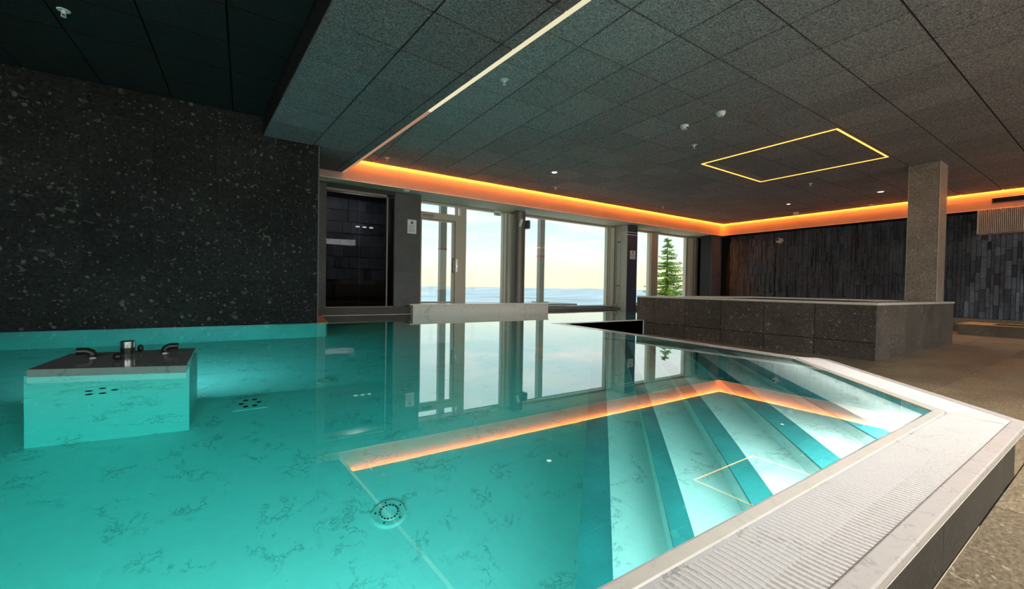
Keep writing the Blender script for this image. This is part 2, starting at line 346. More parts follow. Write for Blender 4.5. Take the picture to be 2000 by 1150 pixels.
# ------------------------------------------------------------------ ceiling
ceil = thing('ceiling', None, None, (0, 0, CE), kind='structure')
obj('ceiling_void', MB().box(0.6, XE-0.062, YBK, YB-0.062, CE+0.045, CE+0.15), M['void'], ceil)
obj('cove_lid', MB().box(0.6, XE+0.4, YB-0.062, YG, CE+0.13, CE+0.16).box(XE-0.062, XE+0.4, YBK, YB-0.062, CE+0.13, CE+0.16), M['white'], ceil)
tile_me = None
tiles = []
for i in range(-3, 18):
    for j in range(-12, 9):
        x0 = 2.525 + .6*i; y0 = 2.238 + .6*j
        if x0 < 0.9 or x0 > XE: continue
        xm, ym = min(x0+.6, XE-0.06), min(y0+.6, YB-0.06)
        if xm-x0 < .05 or ym-y0 < .05: continue
        tiles.append((x0, xm, y0, ym))
tiles.sort(key=lambda t: (t[0]-1)**2*0.2 + (t[2]-1)**2*0.2 - (0 if t[2] > -0.5 else -99))
rest = MB(); nfull = None; g = 0.0075
for k, (a, b_, c_, d_) in enumerate(tiles):
    if k < 285:
        full = (b_-a > .599 and d_-c_ > .599)
        if full and nfull is not None:
            dup(nfull, ceil, (a+.3, c_+.3, CE))
        else:
            o = obj('ceiling_tile', MB().box(a+g, b_-g, c_+g, d_-g, CE, CE+0.025), M['wool'], ceil, origin=((a+b_)/2, (c_+d_)/2, CE))
            if full: nfull = o
    else:
        rest.box(a+g, b_-g, c_+g, d_-g, CE, CE+0.025)
if rest.v: obj('ceiling_tile_field', rest, M['wool'], ceil, kind='stuff')

# lower slab of ceiling, turned five degrees
sl = math.atan(0.0899); ux, uy = -math.sin(sl), math.cos(sl); vx, vy = uy, -ux    # u along, v across
ox, oy = 0.3345, 4.876                                                            # a point of its left edge
SW = 1.335
def SP(v, u): return (ox + vx*v + ux*u, oy + vy*v + uy*u)
slab = thing('lowered_ceiling', None, None, (1.0, 4, SL), kind='structure')
def slab_clip(p):
    p = clip(p, 0, 1, YG); p = clip(p, 0, -1, 4.5); return p
obj('slab_core', MB().prism(slab_clip([SP(0, -9.5), SP(SW, -9.5), SP(SW, 4), SP(0, 4)]), SL+0.02, CE+0.14), M['black'], slab)
e0 = -3.0
for r_, (v0, v1) in enumerate(((0, .6), (.6, 1.2), (1.2, SW-0.012))):
    for q in range(-10, 8):
        u0 = -2.135 + .6*q + 0.0
        poly = slab_clip([SP(v0+g, u0+g), SP(v1-g, u0+g), SP(v1-g, u0+.6-g), SP(v0+g, u0+.6-g)])
        if len(poly) < 3: continue
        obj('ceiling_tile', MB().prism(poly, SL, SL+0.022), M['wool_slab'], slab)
# pale LED lip along the slab's outer edge
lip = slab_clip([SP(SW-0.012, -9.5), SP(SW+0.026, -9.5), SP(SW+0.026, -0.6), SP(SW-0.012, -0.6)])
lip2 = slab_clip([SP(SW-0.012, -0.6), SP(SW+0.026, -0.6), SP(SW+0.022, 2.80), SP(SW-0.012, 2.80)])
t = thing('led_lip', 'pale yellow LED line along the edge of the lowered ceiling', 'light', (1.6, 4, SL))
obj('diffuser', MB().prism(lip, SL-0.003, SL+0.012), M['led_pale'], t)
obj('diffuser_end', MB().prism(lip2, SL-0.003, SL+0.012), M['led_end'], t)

# high dark ceiling on the left
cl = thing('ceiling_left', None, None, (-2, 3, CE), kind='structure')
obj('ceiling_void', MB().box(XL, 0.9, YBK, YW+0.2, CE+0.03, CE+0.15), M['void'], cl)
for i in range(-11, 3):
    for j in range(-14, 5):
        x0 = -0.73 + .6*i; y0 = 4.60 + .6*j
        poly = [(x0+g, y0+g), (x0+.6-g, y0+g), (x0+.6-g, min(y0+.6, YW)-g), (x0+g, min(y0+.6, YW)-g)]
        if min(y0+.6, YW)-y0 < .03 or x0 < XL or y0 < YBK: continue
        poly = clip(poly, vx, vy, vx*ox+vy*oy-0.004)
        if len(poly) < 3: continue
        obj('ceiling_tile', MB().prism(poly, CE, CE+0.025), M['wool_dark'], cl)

# ------------------------------------------------------------------ bulkheads with the orange cove light
bf = thing('trim_1', None, None, (7, YB, BK), kind='structure')
def panels(par, a, b, step, f, mt, name='bulkhead_panel'):
    x = a
    while x < b-0.01:
        x2 = min(x+step, b); obj(name, f(x+0.0012, x2-0.0012), mt, par); x = x2
panels(bf, 0.6, XB, 1.8, lambda a, b: MB().box(a, b, YB, YB+0.02, BK, CE+0.128), M['bulk'])
obj('soffit', MB().box(0.9, XR, YB+0.02, YG+0.25, BK+0.002, BK+0.03), M['soffit'], bf)
obj('bulkhead_core', MB().box(0.6, XR+0.2, YB+0.025, YG+0.4, BK+0.032, CE+0.3), M['black'], bf)
obj('bottom_bead', MB().box(1.0, XB-0.002, YB-0.008, YB, BK, BK+0.012), M['white'], bf)
br = thing('trim_2', None, None, (XB, 2, BK), kind='structure')
def rb(a, b):
    mb = MB(); lo, hi = 1.953, 2.05
    y0, y1 = 1.80-4.0, 1.80        # slot of the air grille
    if b <= y0 or a >= y1: return mb.box(XB, XB+0.02, a, b, BK, CE+0.128)
    if b > y1: mb.box(XB, XB+0.02, y1, b, lo, hi)
    if a < y0: mb.box(XB, XB+0.02, a, y0, lo, hi)
    return mb.box(XB, XB+0.02, a, b, BK, lo).box(XB, XB+0.02, a, b, hi, CE+0.128)
panels(br, YBK, YB, 1.8, rb, M['bulk'])
obj('soffit', MB().box(XB+0.02, XR+0.1, YBK, YB, BK+0.002, BK+0.03), M['black'], br)
obj('bulkhead_core', MB().box(XB+0.14, XR+0.2, YBK, YB+0.02, BK+0.032, CE+0.3), M['black'], br)
obj('bottom_bead', MB().box(XB-0.008, XB, YBK, YB-0.01, BK, BK+0.012), M['fin'], br)
def led(name, label, mb, m_, loc):
    t = thing(name, label, 'light', loc); obj('diffuser', mb, m_, t); return t
led('cove_light', 'orange cove light along the top of the bulkhead above the windows', MB().box(1.2, XB-0.005, YB-0.052, YB-0.036, CE+0.062, CE+0.072), M['led'], (7, YB-0.03, CE))
led('cove_light', 'orange cove light along the bulkhead above the black stone wall', MB().box(XB-0.052, XB-0.036, YBK+.2, YB-0.06, CE+0.062, CE+0.072), M['led'], (XB-0.03, 2, CE))

# air grille in the right bulkhead, and the finned box below it
t = thing('air_grille', 'dark slot air grille in the orange lit bulkhead on the right', 'vent', (XB+0.05, 0.5, 1.953))
obj('back', MB().box(XB+0.10, XB+0.11, -2.2, 1.80, 1.953, 2.05), M['black'], t)
for z in (1.975, 2.0, 2.025): obj('vane', MB().box(XB+0.03, XB+0.075, -2.19, 1.79, z, z+0.005), M['alu_dark'], t)
obj('frame', MB().box(XB-0.004, XB+0.1, 1.79, 1.80, 1.953, 2.05).box(XB-0.004, XB+0.02, -2.2, 1.79, 1.953, 1.957), M['alu_dark'], t)
t = thing('fin_box', 'box clad in pale vertical fins hanging under the right bulkhead', 'ventilation box', (XB+0.2, 0.5, 1.32))
obj('housing', MB().box(XB+0.03, XR-0.03, -1.2, 1.975, 1.33, BK-0.002), M['fin'], t)
obj('side_panel', MB().box(XB-0.034, XR-0.03, 1.977, 1.99, 1.32, BK-0.002), M['white'], t)
f0 = None; y = 1.965; n_ = 0
while y > -1.15:
    if f0 is None: f0 = obj('fin', MB().box(XB-0.032, XB+0.03, y-0.006, y+0.006, 1.325, BK-0.003), M['fin'], t, origin=(XB, y, 1.325))
    else: dup(f0, t, (XB, y, 1.325))
    y -= 0.0262

# ------------------------------------------------------------------ walls
wl = thing('wall_left', None, None, (-3, YW+.1, WT), kind='structure')
obj('wall_core', MB().box(XL, 0.862, YW+0.02, YW+0.30, WT-.001, CE+0.1), M['black'], wl)
xs = [XL] + [-1.501 - .6*k for k in range(8, -1, -1)] + [-0.901, -0.301, 0.299, 0.870]
zs = [FL+.25, 0.051, 0.651, 1.251, 1.877, CE+0.02]
zs[0] = WT-0.002
for a, b in zip(xs, xs[1:]):
    for c, d in zip(zs, zs[1:]):
        obj('stone_panel', MB().box(a+.001, b-.001, YW, YW+0.019, c+.001, d-.001), M['wall_stone'], wl)
obj('end_cap', MB().box(0.870, 0.886, YW-0.002, YW+0.30, WT-.001, SL), M['panel_stone'], wl)
# rest of the room shell, behind and beside the viewpoint
wb = thing('wall_back', None, None, (3, YBK-.1, FL), kind='structure')
obj('wall_core', MB().box(XL, XR+.3, YBK-0.2, YBK, FL, FL+0.3).box(XL, XR+.3, YBK-0.2, YBK, CE-0.1, CE+0.3), M['wall_stone'], wb)
xk = XL
while xk < XR:
    obj('wall_pier', MB().box(xk, xk+.18, YBK-.2, YBK, FL+.3, CE-.1), M['alu'], wb)  # openings between the piers are added to let sky light in
    xk += 2.6
obj('wall_west', MB().box(XL-0.2, XL, YBK, YW+0.3, WT-.002, CE+0.3), M['wall_stone'], kind='structure')
obj('roof', MB().box(XL-0.3, XR+0.5, YBK-0.3, YG+0.3, CE+0.35, CE+0.5), M['black'], kind='structure')

# ledgestone wall on the right
wr_ = thing('wall_right', None, None, (XR+.1, 2, FL), kind='structure')
obj('wall_core', MB().box(XR+0.06, XR+0.3, YBK-.2, YG+0.6, FL, CE+0.4), M['black'], wr_)
stones = []; y = 7.55
while y > -1.3:
    w = random.uniform(0.04, 0.10); z = -0.50
    z -= random.uniform(0, .2)
    while z < BK:
        h = random.uniform(0.16, 0.48); a, b = max(z, -0.50), min(z+h, BK-0.005)
        if b-a > 0.03: stones.append((y-w, y, a, b, random.uniform(0.0, 0.055)))
        z += h
    y -= w
stones.sort(key=lambda s_: abs((s_[0]+s_[1])/2-0.9))
stf = MB(); unit = None
for k, (a, b, c, d, p) in enumerate(stones):
    j = [random.uniform(-0.006, 0.006) for _ in range(4)]
    mb = MB(); x0 = XR-p
    vs = [(XR+0.06, a+.001, c+.001), (XR+0.06, b-.001, c+.001), (XR+0.06, b-.001, d-.001), (XR+0.06, a+.001, d-.001),
          (x0+j[0], a+.003, c+.003), (x0+j[1], b-.003, c+.003), (x0+j[2], b-.003, d-.003), (x0+j[3], a+.003, d-.003)]
    fs = [(0, 1, 2, 3), (7, 6, 5, 4), (0, 4, 5, 1), (1, 5, 6, 2), (2, 6, 7, 3), (3, 7, 4, 0)]
    if k < 290: mb.add(vs, fs); obj('ledge_stone', mb, M['ledge'], wr_)
    else: stf.add(vs, fs)
if stf.v: obj('ledge_stone_field', stf, M['ledge'], wr_, kind='stuff')
obj('plinth', MB().box(XR-0.25, XR+0.06, YBK, 4.0, FL, -0.503), M['plinth_stone'], wr_)

# ------------------------------------------------------------------ floor
flo = thing('floor', None, None, (6, 0, FL), kind='structure')
obj('screed', MB().box(XL, XR+.3, YBK, 0.29, FL-0.12, FL-0.012).prism([(3.0, .29), (XR+.3, .29), (XR+.3, 5.0), (4.3, 5.0), (4.1, 1.6)], FL-0.12, FL-0.012), M['void'], flo)
gg = 0.0025
def floor_tile(p):
    if len(p) >= 3: obj('floor_tile', MB().prism(p, FL-0.012, FL), M['floor_stone'], flo)
x = -1.2; xi = 0
while x < XR:
    for (y0, y1) in ((-0.9, 0.2945), (-2.1, -0.9), (-4.5, -2.1)):
        floor_tile([(x+gg, y0+gg), (x+1.2-gg, y0+gg), (x+1.2-gg, y1-gg), (x+gg, y1-gg)])
    if x+1.2 > 2.4:
        for (y0, y1) in ((0.2945, 0.95), (0.95, 1.59)):
            floor_tile(clip([(x+gg, y0+gg), (x+1.2-gg, y0+gg), (x+1.2-gg, y1-gg), (x+gg, y1-gg)], -1, 1, -2.45))
        for (y0, y1) in ((1.59, 2.8), (2.8, 4.0), (4.0, 5.05)):
            floor_tile(clip([(max(x, 3.95)+gg, y0+gg), (x+1.2-gg, y0+gg), (x+1.2-gg, y1-gg), (max(x, 3.95)+gg, y1-gg)], -1, 0, -3.95) if x+1.2 > 3.96 else [])
    x += 1.2
obj('screed_west', MB().box(XL, -1.2, YBK, 0.29, FL-0.012, FL), M['floor_stone'], flo)
# deck beyond the pool on the window side
obj('deck', MB().box(9.9, XR+.1, 5.05, YG+0.1, FL-0.1, WT-0.02).box(2.9, 9.9, 8.15, YG+0.1, FL-0.1, WT-0.001), M['brown'], flo)

# ------------------------------------------------------------------ pool basin
basin = thing('pool_basin', None, None, (0, 3, PF), kind='structure')
poly = [(XL, YN), K0, K1, (4.07, 5.12), (9.9, 5.12), (9.9, 8.15), (2.9, 8.15), (2.9, 7.85), (1.13, 7.85), (1.0, YW), (XL, YW)]
obj('basin_floor', MB().box(XL-.1, 10.1, YN-.1, 8.3, PF-0.1, PF), M['marble'], basin)
T = 0.16
def wall_seg(p, q, top=WT-0.002, mt='marble', nm='basin_wall', z0=PF-0.1, t=T):
    d = Vector((q[0]-p[0], q[1]-p[1])); n_ = Vector((d.y, -d.x)).normalized()*t
    obj(nm, MB().prism([p, q, (q[0]+n_.x, q[1]+n_.y), (p[0]+n_.x, p[1]+n_.y)], z0, top), M[mt], basin)
for i in range(len(poly)-1):
    if i == 6: continue
    wall_seg(poly[i], poly[i+1])
wall_seg((2.9, 8.15), (2.9, 7.85)); 
# stairs: 17 cm risers, 30 cm treads, parallel to the slanting edge
stair_c = [(-9, -1.61), (-1.61, -1.195), (-1.195, -0.785), (-0.785, -0.385), (-0.385, 0.08)]
cr_ = [-1.76, -1.355, -0.92, -0.497, -0.097]
conv = [(-1, YN), K0, K1, (4.07, 5.12), (-1, 5.12)]
for k, (a, b) in enumerate(stair_c):
    z = WT - 0.17*(k+1)
    st = obj('stair_step', MB().prism(clip(clip(conv, -1, 1, b), 1, -1, -a), PF, z), M['marble'], basin)
    obj('nosing_band', MB().prism(clip(clip(conv, -1, 1, b+0.0015), 1, -1, -cr_[k]), z-0.02, z+0.0015), M['band'], st)
d45 = Vector((K1[0]-K0[0], K1[1]-K0[1])).normalized(); n45 = Vector((d45.y, -d45.x))    # n45 points out of the pool
obj('waterline_band', MB().prism([K0, K1, (K1[0]-n45.x*.002, K1[1]-n45.y*.002), (K0[0]-n45.x*.002, K0[1]-n45.y*.002)], WT-0.17, WT-0.012), M['band'], basin)
# the water
wp = poly; wall_seg((XL, YW), (XL, YN))
obj('pool_water', MB().prism(wp, PF-0.05, WT-0.0015), M['water'], label='still turquoise water filling the pool', cat='water')

# ------------------------------------------------------------------ coping: curb, slatted gutter, outer stone, fascia
cop = thing('pool_coping', None, None, (1.5, 0.4, FL), kind='structure')
def strip(p0, p1, o0, o1, z0, z1, mt, nm, par=cop, bevel=0.0):
    """a strip between two offset polylines"""
    return obj(nm, MB().prism([p0(o0), p1(o0), p1(o1), p0(o1)], z0, z1), M[mt], par, bevel=bevel)
# offset corners (mitred) for offset t outwards
def A_(t): return (XL+.02, YN-t)
def B_(t):   # corner between the near edge and the slanting edge
    y = YN-t; c = (K0[1]-K0[0]) - t*math.sqrt(2)*1.0
    s = (K1[1]-K0[1])/(K1[0]-K0[0]); px, py = K0[0]+n45.x*t, K0[1]+n45.y*t
    return (px+(y-py)/s, y)
def C_(t):   # corner between the slanting edge and the nearly straight right edge
    s = (K1[1]-K0[1])/(K1[0]-K0[0]); px, py = K0[0]+n45.x*t, K0[1]+n45.y*t
    e = (4.07-3.856)/(5.12-1.591); t2 = min(t, 0.22)
    qx, qy = K1[0]+t2, K1[1]
    # x = px + (y-py)/s ; x = qx + e (y-qy)
    y = (qx-px+py/s-e*qy)/(1/s-e); return (px+(y-py)/s, y)
for P0, P1 in ((A_, B_), (B_, C_)):
    strip(P0, P1, 0.0, 0.042, WT-0.03, WT, 'rim', 'inner_curb', bevel=0.006)
    strip(P0, P1, 0.042, 0.050, WT-0.03, WT-0.006, 'gutter', 'joint_strip')
    strip(P0, P1, 0.050, 0.230, WT-0.10, WT-0.018, 'slat', 'gutter_channel')
    strip(P0, P1, 0.230, 0.276, WT-0.024, WT+0.001, 'edge', 'edge_stone', bevel=0.004)
    strip(P0, P1, 0.2765, 0.243, WT-0.026, WT-0.0245, 'rim', 'edge_lip')
    strip(P0, P1, 0.16, 0.236, FL-0.02, WT-0.05, 'black', 'coping_core')
# slats
SLW = 0.0148; SLP = 0.0176
def slat_mb(ln):
    mb = MB(); h = 0.012; a = SLW/2
    prof = [(-a, -h), (a, -h), (a, -0.004), (a*0.55, 0), (-a*0.55, 0), (-a, -0.004)]
    nseg = 8; vs = []
    for i in range(nseg+1):
        yy = -ln*i/nseg; wob = 0.0028*math.sin(i*0.75+0.4)
        vs += [(px+wob, yy, pz) for px, pz in prof]
    fs = [tuple(range(6)), tuple(range(nseg*6, nseg*6+6))[::-1]]
    for i in range(nseg):
        for k in range(6): fs.append((i*6+k, (i+1)*6+k, (i+1)*6+(k+1) % 6, i*6+(k+1) % 6))
    return mb.add(vs, fs)
sm = slat_mb(0.176)
sm.v = [(v[0], v[1], v[2]) for v in sm.v]
s0 = obj('grate_slat', sm, M['slat'], cop, origin=(0, 0, 0), smooth=False)
s0.location = Vector((2.74, YN-0.052, WT-0.001+ZO)) - wloc(cop); WL[s0.name] = Vector((2.74, YN-0.052, WT-0.001+ZO))
x = 2.74-SLP; cnt = 1
while x > 0.28:
    dup(s0, cop, (x, YN-0.052, WT-0.001)); x -= SLP; cnt += 1
far = MB()
while x > -3.0:
    far.add([(v[0]+x, v[1]+YN-0.052, v[2]+WT-0.001) for v in sm.v], sm.f); x -= SLP
obj('grate_slat_field', far, M['slat'], cop, kind='stuff')
ang = math.atan2(d45.y, d45.x); Ls = (Vector(C_(0.14))-Vector(B_(0.14))).length
u = 0.03; st_ = Vector(K0) + n45*0.052
while u < Ls+0.0:
    p = st_ + d45*(u-0.01)
    c_ = dup(s0, cop, (p.x, p.y, WT-0.001)); c_.rotation_euler = (0, 0, ang); u += SLP; cnt += 1
# corner plates between the two runs of slats
obj('corner_plate', MB().prism([(2.7505, YN-0.051), (2.7505, YN-0.229), B_(0.229), tuple(Vector(K0)+n45*0.229+d45*0.012), tuple(Vector(K0)+n45*0.051+d45*0.012)], WT-0.014, WT-0.001), M['slat'], cop)
obj('corner_plate', MB().prism([C_(0.051), C_(0.229), tuple(Vector(C_(0.229))-d45*0.07), tuple(Vector(C_(0.051))-d45*0.02)], WT-0.014, WT-0.0012), M['slat'], cop)
# right edge: narrow stone band, and the edge behind the sunken channel
ex = (4.07-3.856)/(5.12-1.591)
def RR(t):
    def P0(o): return (K1[0]+o+0.02*0, 1.62)
    return P0
def R0(o): return (K1[0]+o, K1[1]+0.03)
def R1(o): return (4.07+o, 5.12-o*0.9)
strip(R0, R1, 0.0, 0.10, WT-0.03, WT, 'rim', 'inner_curb', bevel=0.005)
strip(R0, R1, 0.10, 0.16, WT-0.035, WT-0.004, 'edge', 'edge_stone')
strip(R0, R1, 0.10, 0.158, FL-0.02, WT-0.036, 'notch', 'channel_wall')
obj('inner_curb', MB().box(4.16, 6.08, 5.03, 5.12, WT-0.03, WT), M['rim'], cop)
obj('channel_wall', MB().box(4.2, 6.08, 4.96, 5.0295, FL-0.02, WT-0.004), M['notch'], cop)
obj('inner_curb', MB().box(6.11, 9.9, 5.125, 5.16, WT-0.3, WT+0.0), M['rim'], cop)
# far edges
obj('inner_curb', MB().box(1.13, 2.9, 7.85, 7.90, WT-0.03, WT+0.003), M['marble'], cop)
obj('brown_plinth', MB().box(1.0, 3.1, 7.90, 8.05, FL, -0.42), M['brown'], cop)
obj('inner_curb', MB().box(6.0, 9.9, 8.15, 8.18, WT-0.03, WT+0.002), M['rim'], cop)
# tan ledge at the end of the left wall
obj('corner_ledge', MB().prism([(0.80, YW+0.0), (1.02, YW), (1.14, 7.86), (0.9, 7.86)], WT-0.03, WT+0.004), M['tan'], cop)
obj('return_wall', MB().box(0.7, 0.88, YW+.3, 8.0, FL, SL+.2), M['wall_stone'], kind='structure', cat=None).name = 'wall_return'
# fascia panels below the rim
fx = [XL, 0.49, 1.67, 2.60, B_(0.243)[0]]
for a, b in zip(fx, fx[1:]):
    obj('fascia_panel', MB().box(a+.0015, b-.0015, YN-0.243, YN-0.236, FL+0.004, WT-0.026), M['fascia_stone'], cop)
q0, q1 = Vector(B_(0.243)), Vector(C_(0.243))
for k in range(3):
    a = q0.lerp(q1, k/3); b = q0.lerp(q1, (k+1)/3)
    obj('fascia_panel', MB().prism([tuple(a), tuple(b), tuple(b-n45*.007), tuple(a-n45*.007)], FL+0.004, WT-0.026), M['fascia_stone'], cop)

# ------------------------------------------------------------------ hot tub clad in stone panels
tub = thing('hot_tub', 'raised stone clad hot tub with white rim right of the pool', 'hot tub', (8, 3.4, FL))
ta, tb, tr, tbk = (6.3, 1.73), (6.1, 5.12), 9.92, 5.12
dl = Vector((tb[0]-ta[0], tb[1]-ta[1])); Ld = dl.length; dl.normalize(); nl = Vector((-dl.y, dl.x))   # outwards (-x)
obj('tub_core', MB().prism([(ta[0]+.03, ta[1]+.03), (6.62, ta[1]+.03), (6.62, tbk-.02), (tb[0]+.03, tbk-.02)], FL, -0.14)
    .box(6.6, tr-.3, 1.76, 2.05, FL, -0.14).box(tr-.32, tr-.03, 1.76, tbk-.02, FL, -0.14).box(6.6, tr-.3, tbk-.3, tbk-.02, FL, -0.14).box(6.6, tr-.3, 2.0, tbk-.28, FL, -0.62), M['black'], tub)
ys = [1.731, 2.348, 2.961, 3.568, 4.168, 4.743, 5.12]
for a, b in zip(ys, ys[1:]):
    pa = Vector(ta) + dl*((a-1.73)/(5.12-1.73)*Ld+.004); pb = Vector(ta) + dl*((b-1.73)/(5.12-1.73)*Ld-.004)
    for c, d in ((FL, -0.595), (-0.588, -0.138)):
        obj('stone_panel', MB().prism([tuple(pa), tuple(pb), tuple(pb-nl*.02), tuple(pa-nl*.02)], c, d), M['tub_stone'], tub)
xs = [6.3, 7.5, 8.7, 9.92]
for a, b in zip(xs, xs[1:]):
    obj('stone_panel', MB().box(a+.003, b-.003, 1.73, 1.75, FL, -0.138), M['tub_stone'], tub)
for a, b in zip([1.75, 2.9, 4.0], [2.9, 4.0, 5.12]):
    obj('stone_panel', MB().box(tr-.02, tr, a+.001, b-.001, FL, -0.138), M['tub_stone'], tub)
obj('stone_panel', MB().box(6.1, tr-.02, tbk-.02, tbk, FL, -0.138), M['tub_stone'], tub)
ov = 0.012
def rim4(n_, p): obj('rim', MB().prism(p, -0.138, -0.106), M['rim'], tub, bevel=0.006)
rim4('f', [(6.3-ov, 1.73-ov), (tr+ov, 1.73-ov), (tr+ov, 2.05), (6.6, 2.05)])
rim4('l', [(6.3-ov, 1.731-ov), (6.6, 2.051), (6.42, 4.80), (6.1-ov, 5.12)])
rim4('b', [(6.1-ov, 5.121), (6.42, 4.801), (tr-.3, 4.80), (tr, 5.12)])
rim4('r', [(tr-.3, 2.051), (tr+ov, 2.051), (tr+ov, 5.12), (tr-.3, 4.80)])
obj('tub_water', MB().prism([(6.62, 2.06), (tr-.33, 2.06), (tr-.33, 4.79), (6.46, 4.79)], -0.60, -0.15), M['water'], label='water inside the raised hot tub', cat='water')

# ------------------------------------------------------------------ column through the tub deck
col = thing('stone_column', 'square brown stone column rising from the hot tub rim', 'column', (9.72, 2.05, -0.1))
obj('cladding', MB().box(9.5, 9.518, 1.872, 2.235, -0.106, CE-0.001), M['column_stone'], col)
obj('cladding', MB().box(9.503, 9.95, 1.855, 1.871, -0.106, CE-0.001), M['column_stone'], col)
obj('core', MB().box(9.519, 9.95, 1.872, 2.23, -0.106, CE-0.002), M['black'], col)
obj('corner_bead', MB().box(9.496, 9.502, 1.851, 1.858, -0.106, CE-0.001).box(9.497, 9.502, 2.235, 2.239, -0.106, CE-0.001), M['alu_light'], col)

# ------------------------------------------------------------------ foot basin on the right
ft = thing('foot_basin', 'low stone foot bath with golden rim beside the black wall', 'foot bath', (12.8, 0.9, FL))
x0, x1, y0, y1 = 12.28, 13.33, -0.6, 2.07
obj('wall', MB().box(x0, x0+.06, y0, y1, FL, -0.585).box(x0+.06, x1, y1-.06, y1, FL, -0.585).box(x1-.06, x1, y0, y1-.06, FL, -0.585).box(x0+.06, x1-.06, y0, y0+.06, FL, -0.585).box(x0+.06, x1-.06, y0+.06, y1-.06, FL, FL+0.05), M['plinth_stone'], ft)
obj('rim', MB().box(x0-.01, x0+.09, y0-.01, y1+.01, -0.585, -0.572).box(x1-.09, x1, y0, y1+.01, -0.585, -0.572).box(x0+.09, x1-.09, y1-.42, y1+.01, -0.585, -0.572).box(x0+.09, x1-.09, y0, y0+.1, -0.585, -0.572), M['gold'], ft)

# ------------------------------------------------------------------ white marble bench box in the far water
pl = thing('marble_bench', 'long pale marble block standing in the water below the windows', 'bench', (4.4, 8, WT))
obj('body', MB().box(2.76, 6.09, 7.76, 8.03, WT-0.9, -0.372), M['marble'], pl)
obj('top_slab', MB().box(2.70, 6.10, 7.745, 8.04, -0.371, -0.352), M['rim'], pl)

# ------------------------------------------------------------------ smoked glass alcove
al = thing('smoked_glass_screen', 'tall smoked glass front of a dark steam room', 'glass screen', (1.8, 8.0, -0.42))
obj('pane', MB().box(1.23, 1.80, 8.02, 8.032, -0.40, 1.70), M['glass_dark'], al)
obj('pane', MB().box(1.805, 2.44, 8.02, 8.032, -0.40, 1.70), M['glass_dark'], al)
obj('head_rail', MB().box(1.225, 2.30, 8.00, 8.04, 1.70, 1.745), M['alu_dark'], al)
obj('floor_rail', MB().box(1.225, 2.44, 8.0, 8.04, -0.42, -0.40), M['alu_dark'], al)
obj('side_post', MB().box(2.30, 2.325, 8.005, 8.035, -0.40, 1.70), M['alu_dark'], al)
obj('wall_jamb', MB().box(1.08, 1.222, 7.97, 8.2, -0.42, BK-0.02), M['panel_stone'], kind='structure')
obj('trim_3', MB().box(0.88, 2.46, 7.98, 8.2, 1.747, BK+0.001), M['black'], kind='structure')
pw = thing('wall_panelled', None, None, (2.7, 8.1, -0.42), kind='structure')
for c, d in ((-0.42, 0.28), (0.283, BK-0.001)):
    obj('stone_panel', MB().box(2.455, 2.985, 8.0, 8.02, c, d), M['panel_stone'], pw)
obj('wall_core', MB().box(2.45, 2.985, 8.021, 8.6, -0.42, BK), M['panel_stone'], pw)
sr = thing('wall_alcove', None, None, (1.8, 9, -0.42), kind='structure')
obj('shell', MB().box(0.9, 2.9, 9.9, 10.0, -0.5, 2.2).box(0.8, 0.9, 8.2, 10, -0.5, 2.2).box(2.9, 2.98, 8.61, 10, -0.5, 2.2).box(0.8, 3.0, 8.2, 10, 2.1, 2.2).box(0.8, 3.0, 8.05, 10, -0.5, -0.42), M['black'], sr)
for i in range(9):
    x = 1.0; z = -0.4 + i*0.26
    while x < 2.85:
        w = random.uniform(.12, .4); obj('rock', MB().box(x, min(x+w, 2.88)-.004, 9.84-random.uniform(0, .07), 9.9, z, z+.25), M['ledge'], sr); x += w
obj('bench', MB().box(0.9, 2.9, 9.3, 9.83, -0.42, 0.02), M['brown'], sr)
for x in (1.98, 2.12, 2.26): obj('lamp', MB().lathe((x, 9.0, 1.21), [(0.03, 0), (0.045, 0.012), (0.03, 0.025)], 12), M['lampw'], sr)
l = lamp('alcove_fill', 'AREA', (1.9, 8.35, 1.75), 14, (1, .95, .9), (0, 1, -0.35)); l.data.size = .25  # fill without a fixture, added to bring out the alcove rocks
for x in (1.98, 2.12, 2.26): obj('lamp_rod', MB().box(x-.003, x+.003, 8.997, 9.003, 1.235, 2.1), M['black'], sr)

# ------------------------------------------------------------------ glazed wall
def frame(mb, x0, x1, z0, z1, w=0.05, d=0.10, y=YG):
    return mb.box(x0, x0+w, y-d/2, y+d/2, z0, z1).box(x1-w, x1, y-d/2, y+d/2, z0, z1).box(x0+w, x1-w, y-d/2, y+d/2, z1-w, z1).box(x0+w, x1-w, y-d/2, y+d/2, z0, z0+w)
d1 = thing('door_1', None, None, (3.55, YG, -0.42), kind='structure')
obj('door_frame', MB().box(2.986, 3.03, YG-.06, YG+.06, -0.42, BK).box(3.96, 4.20, YG-.07, YG+.07, -0.42, 1.46).box(3.03, 4.20, YG-.07, YG+.07, 1.46, 1.60).box(4.09, 4.20, YG-.06, YG+.06, 1.60, BK).box(3.03, 4.09, YG-.05, YG+.05, 1.79, BK).box(3.985, 4.03, YG-.05, YG+.05, 1.60, 1.79), M['alu'], d1)
obj('door_leaf', MB().box(3.12, 3.185, YG-.03, YG+.03, -0.40, 1.455).box(3.90, 3.955, YG-.03, YG+.03, -0.40, 1.455).box(3.185, 3.90, YG-.03, YG+.03, 1.43, 1.455).box(3.185, 3.90, YG-.03, YG+.03, -0.40, -0.33), M['alu'], d1)
obj('side_frame', MB().box(3.03, 3.12, YG-.05, YG+.05, -0.42, 1.46), M['alu_light'], d1)
obj('pane', MB().box(3.185, 3.90, YG-.004, YG+.004, -0.33, 1.43), M['glass'], d1)
obj('transom_pane', MB().box(3.03, 3.985, YG-.004, YG+.004, 1.60, 1.79), M['glass'], d1)
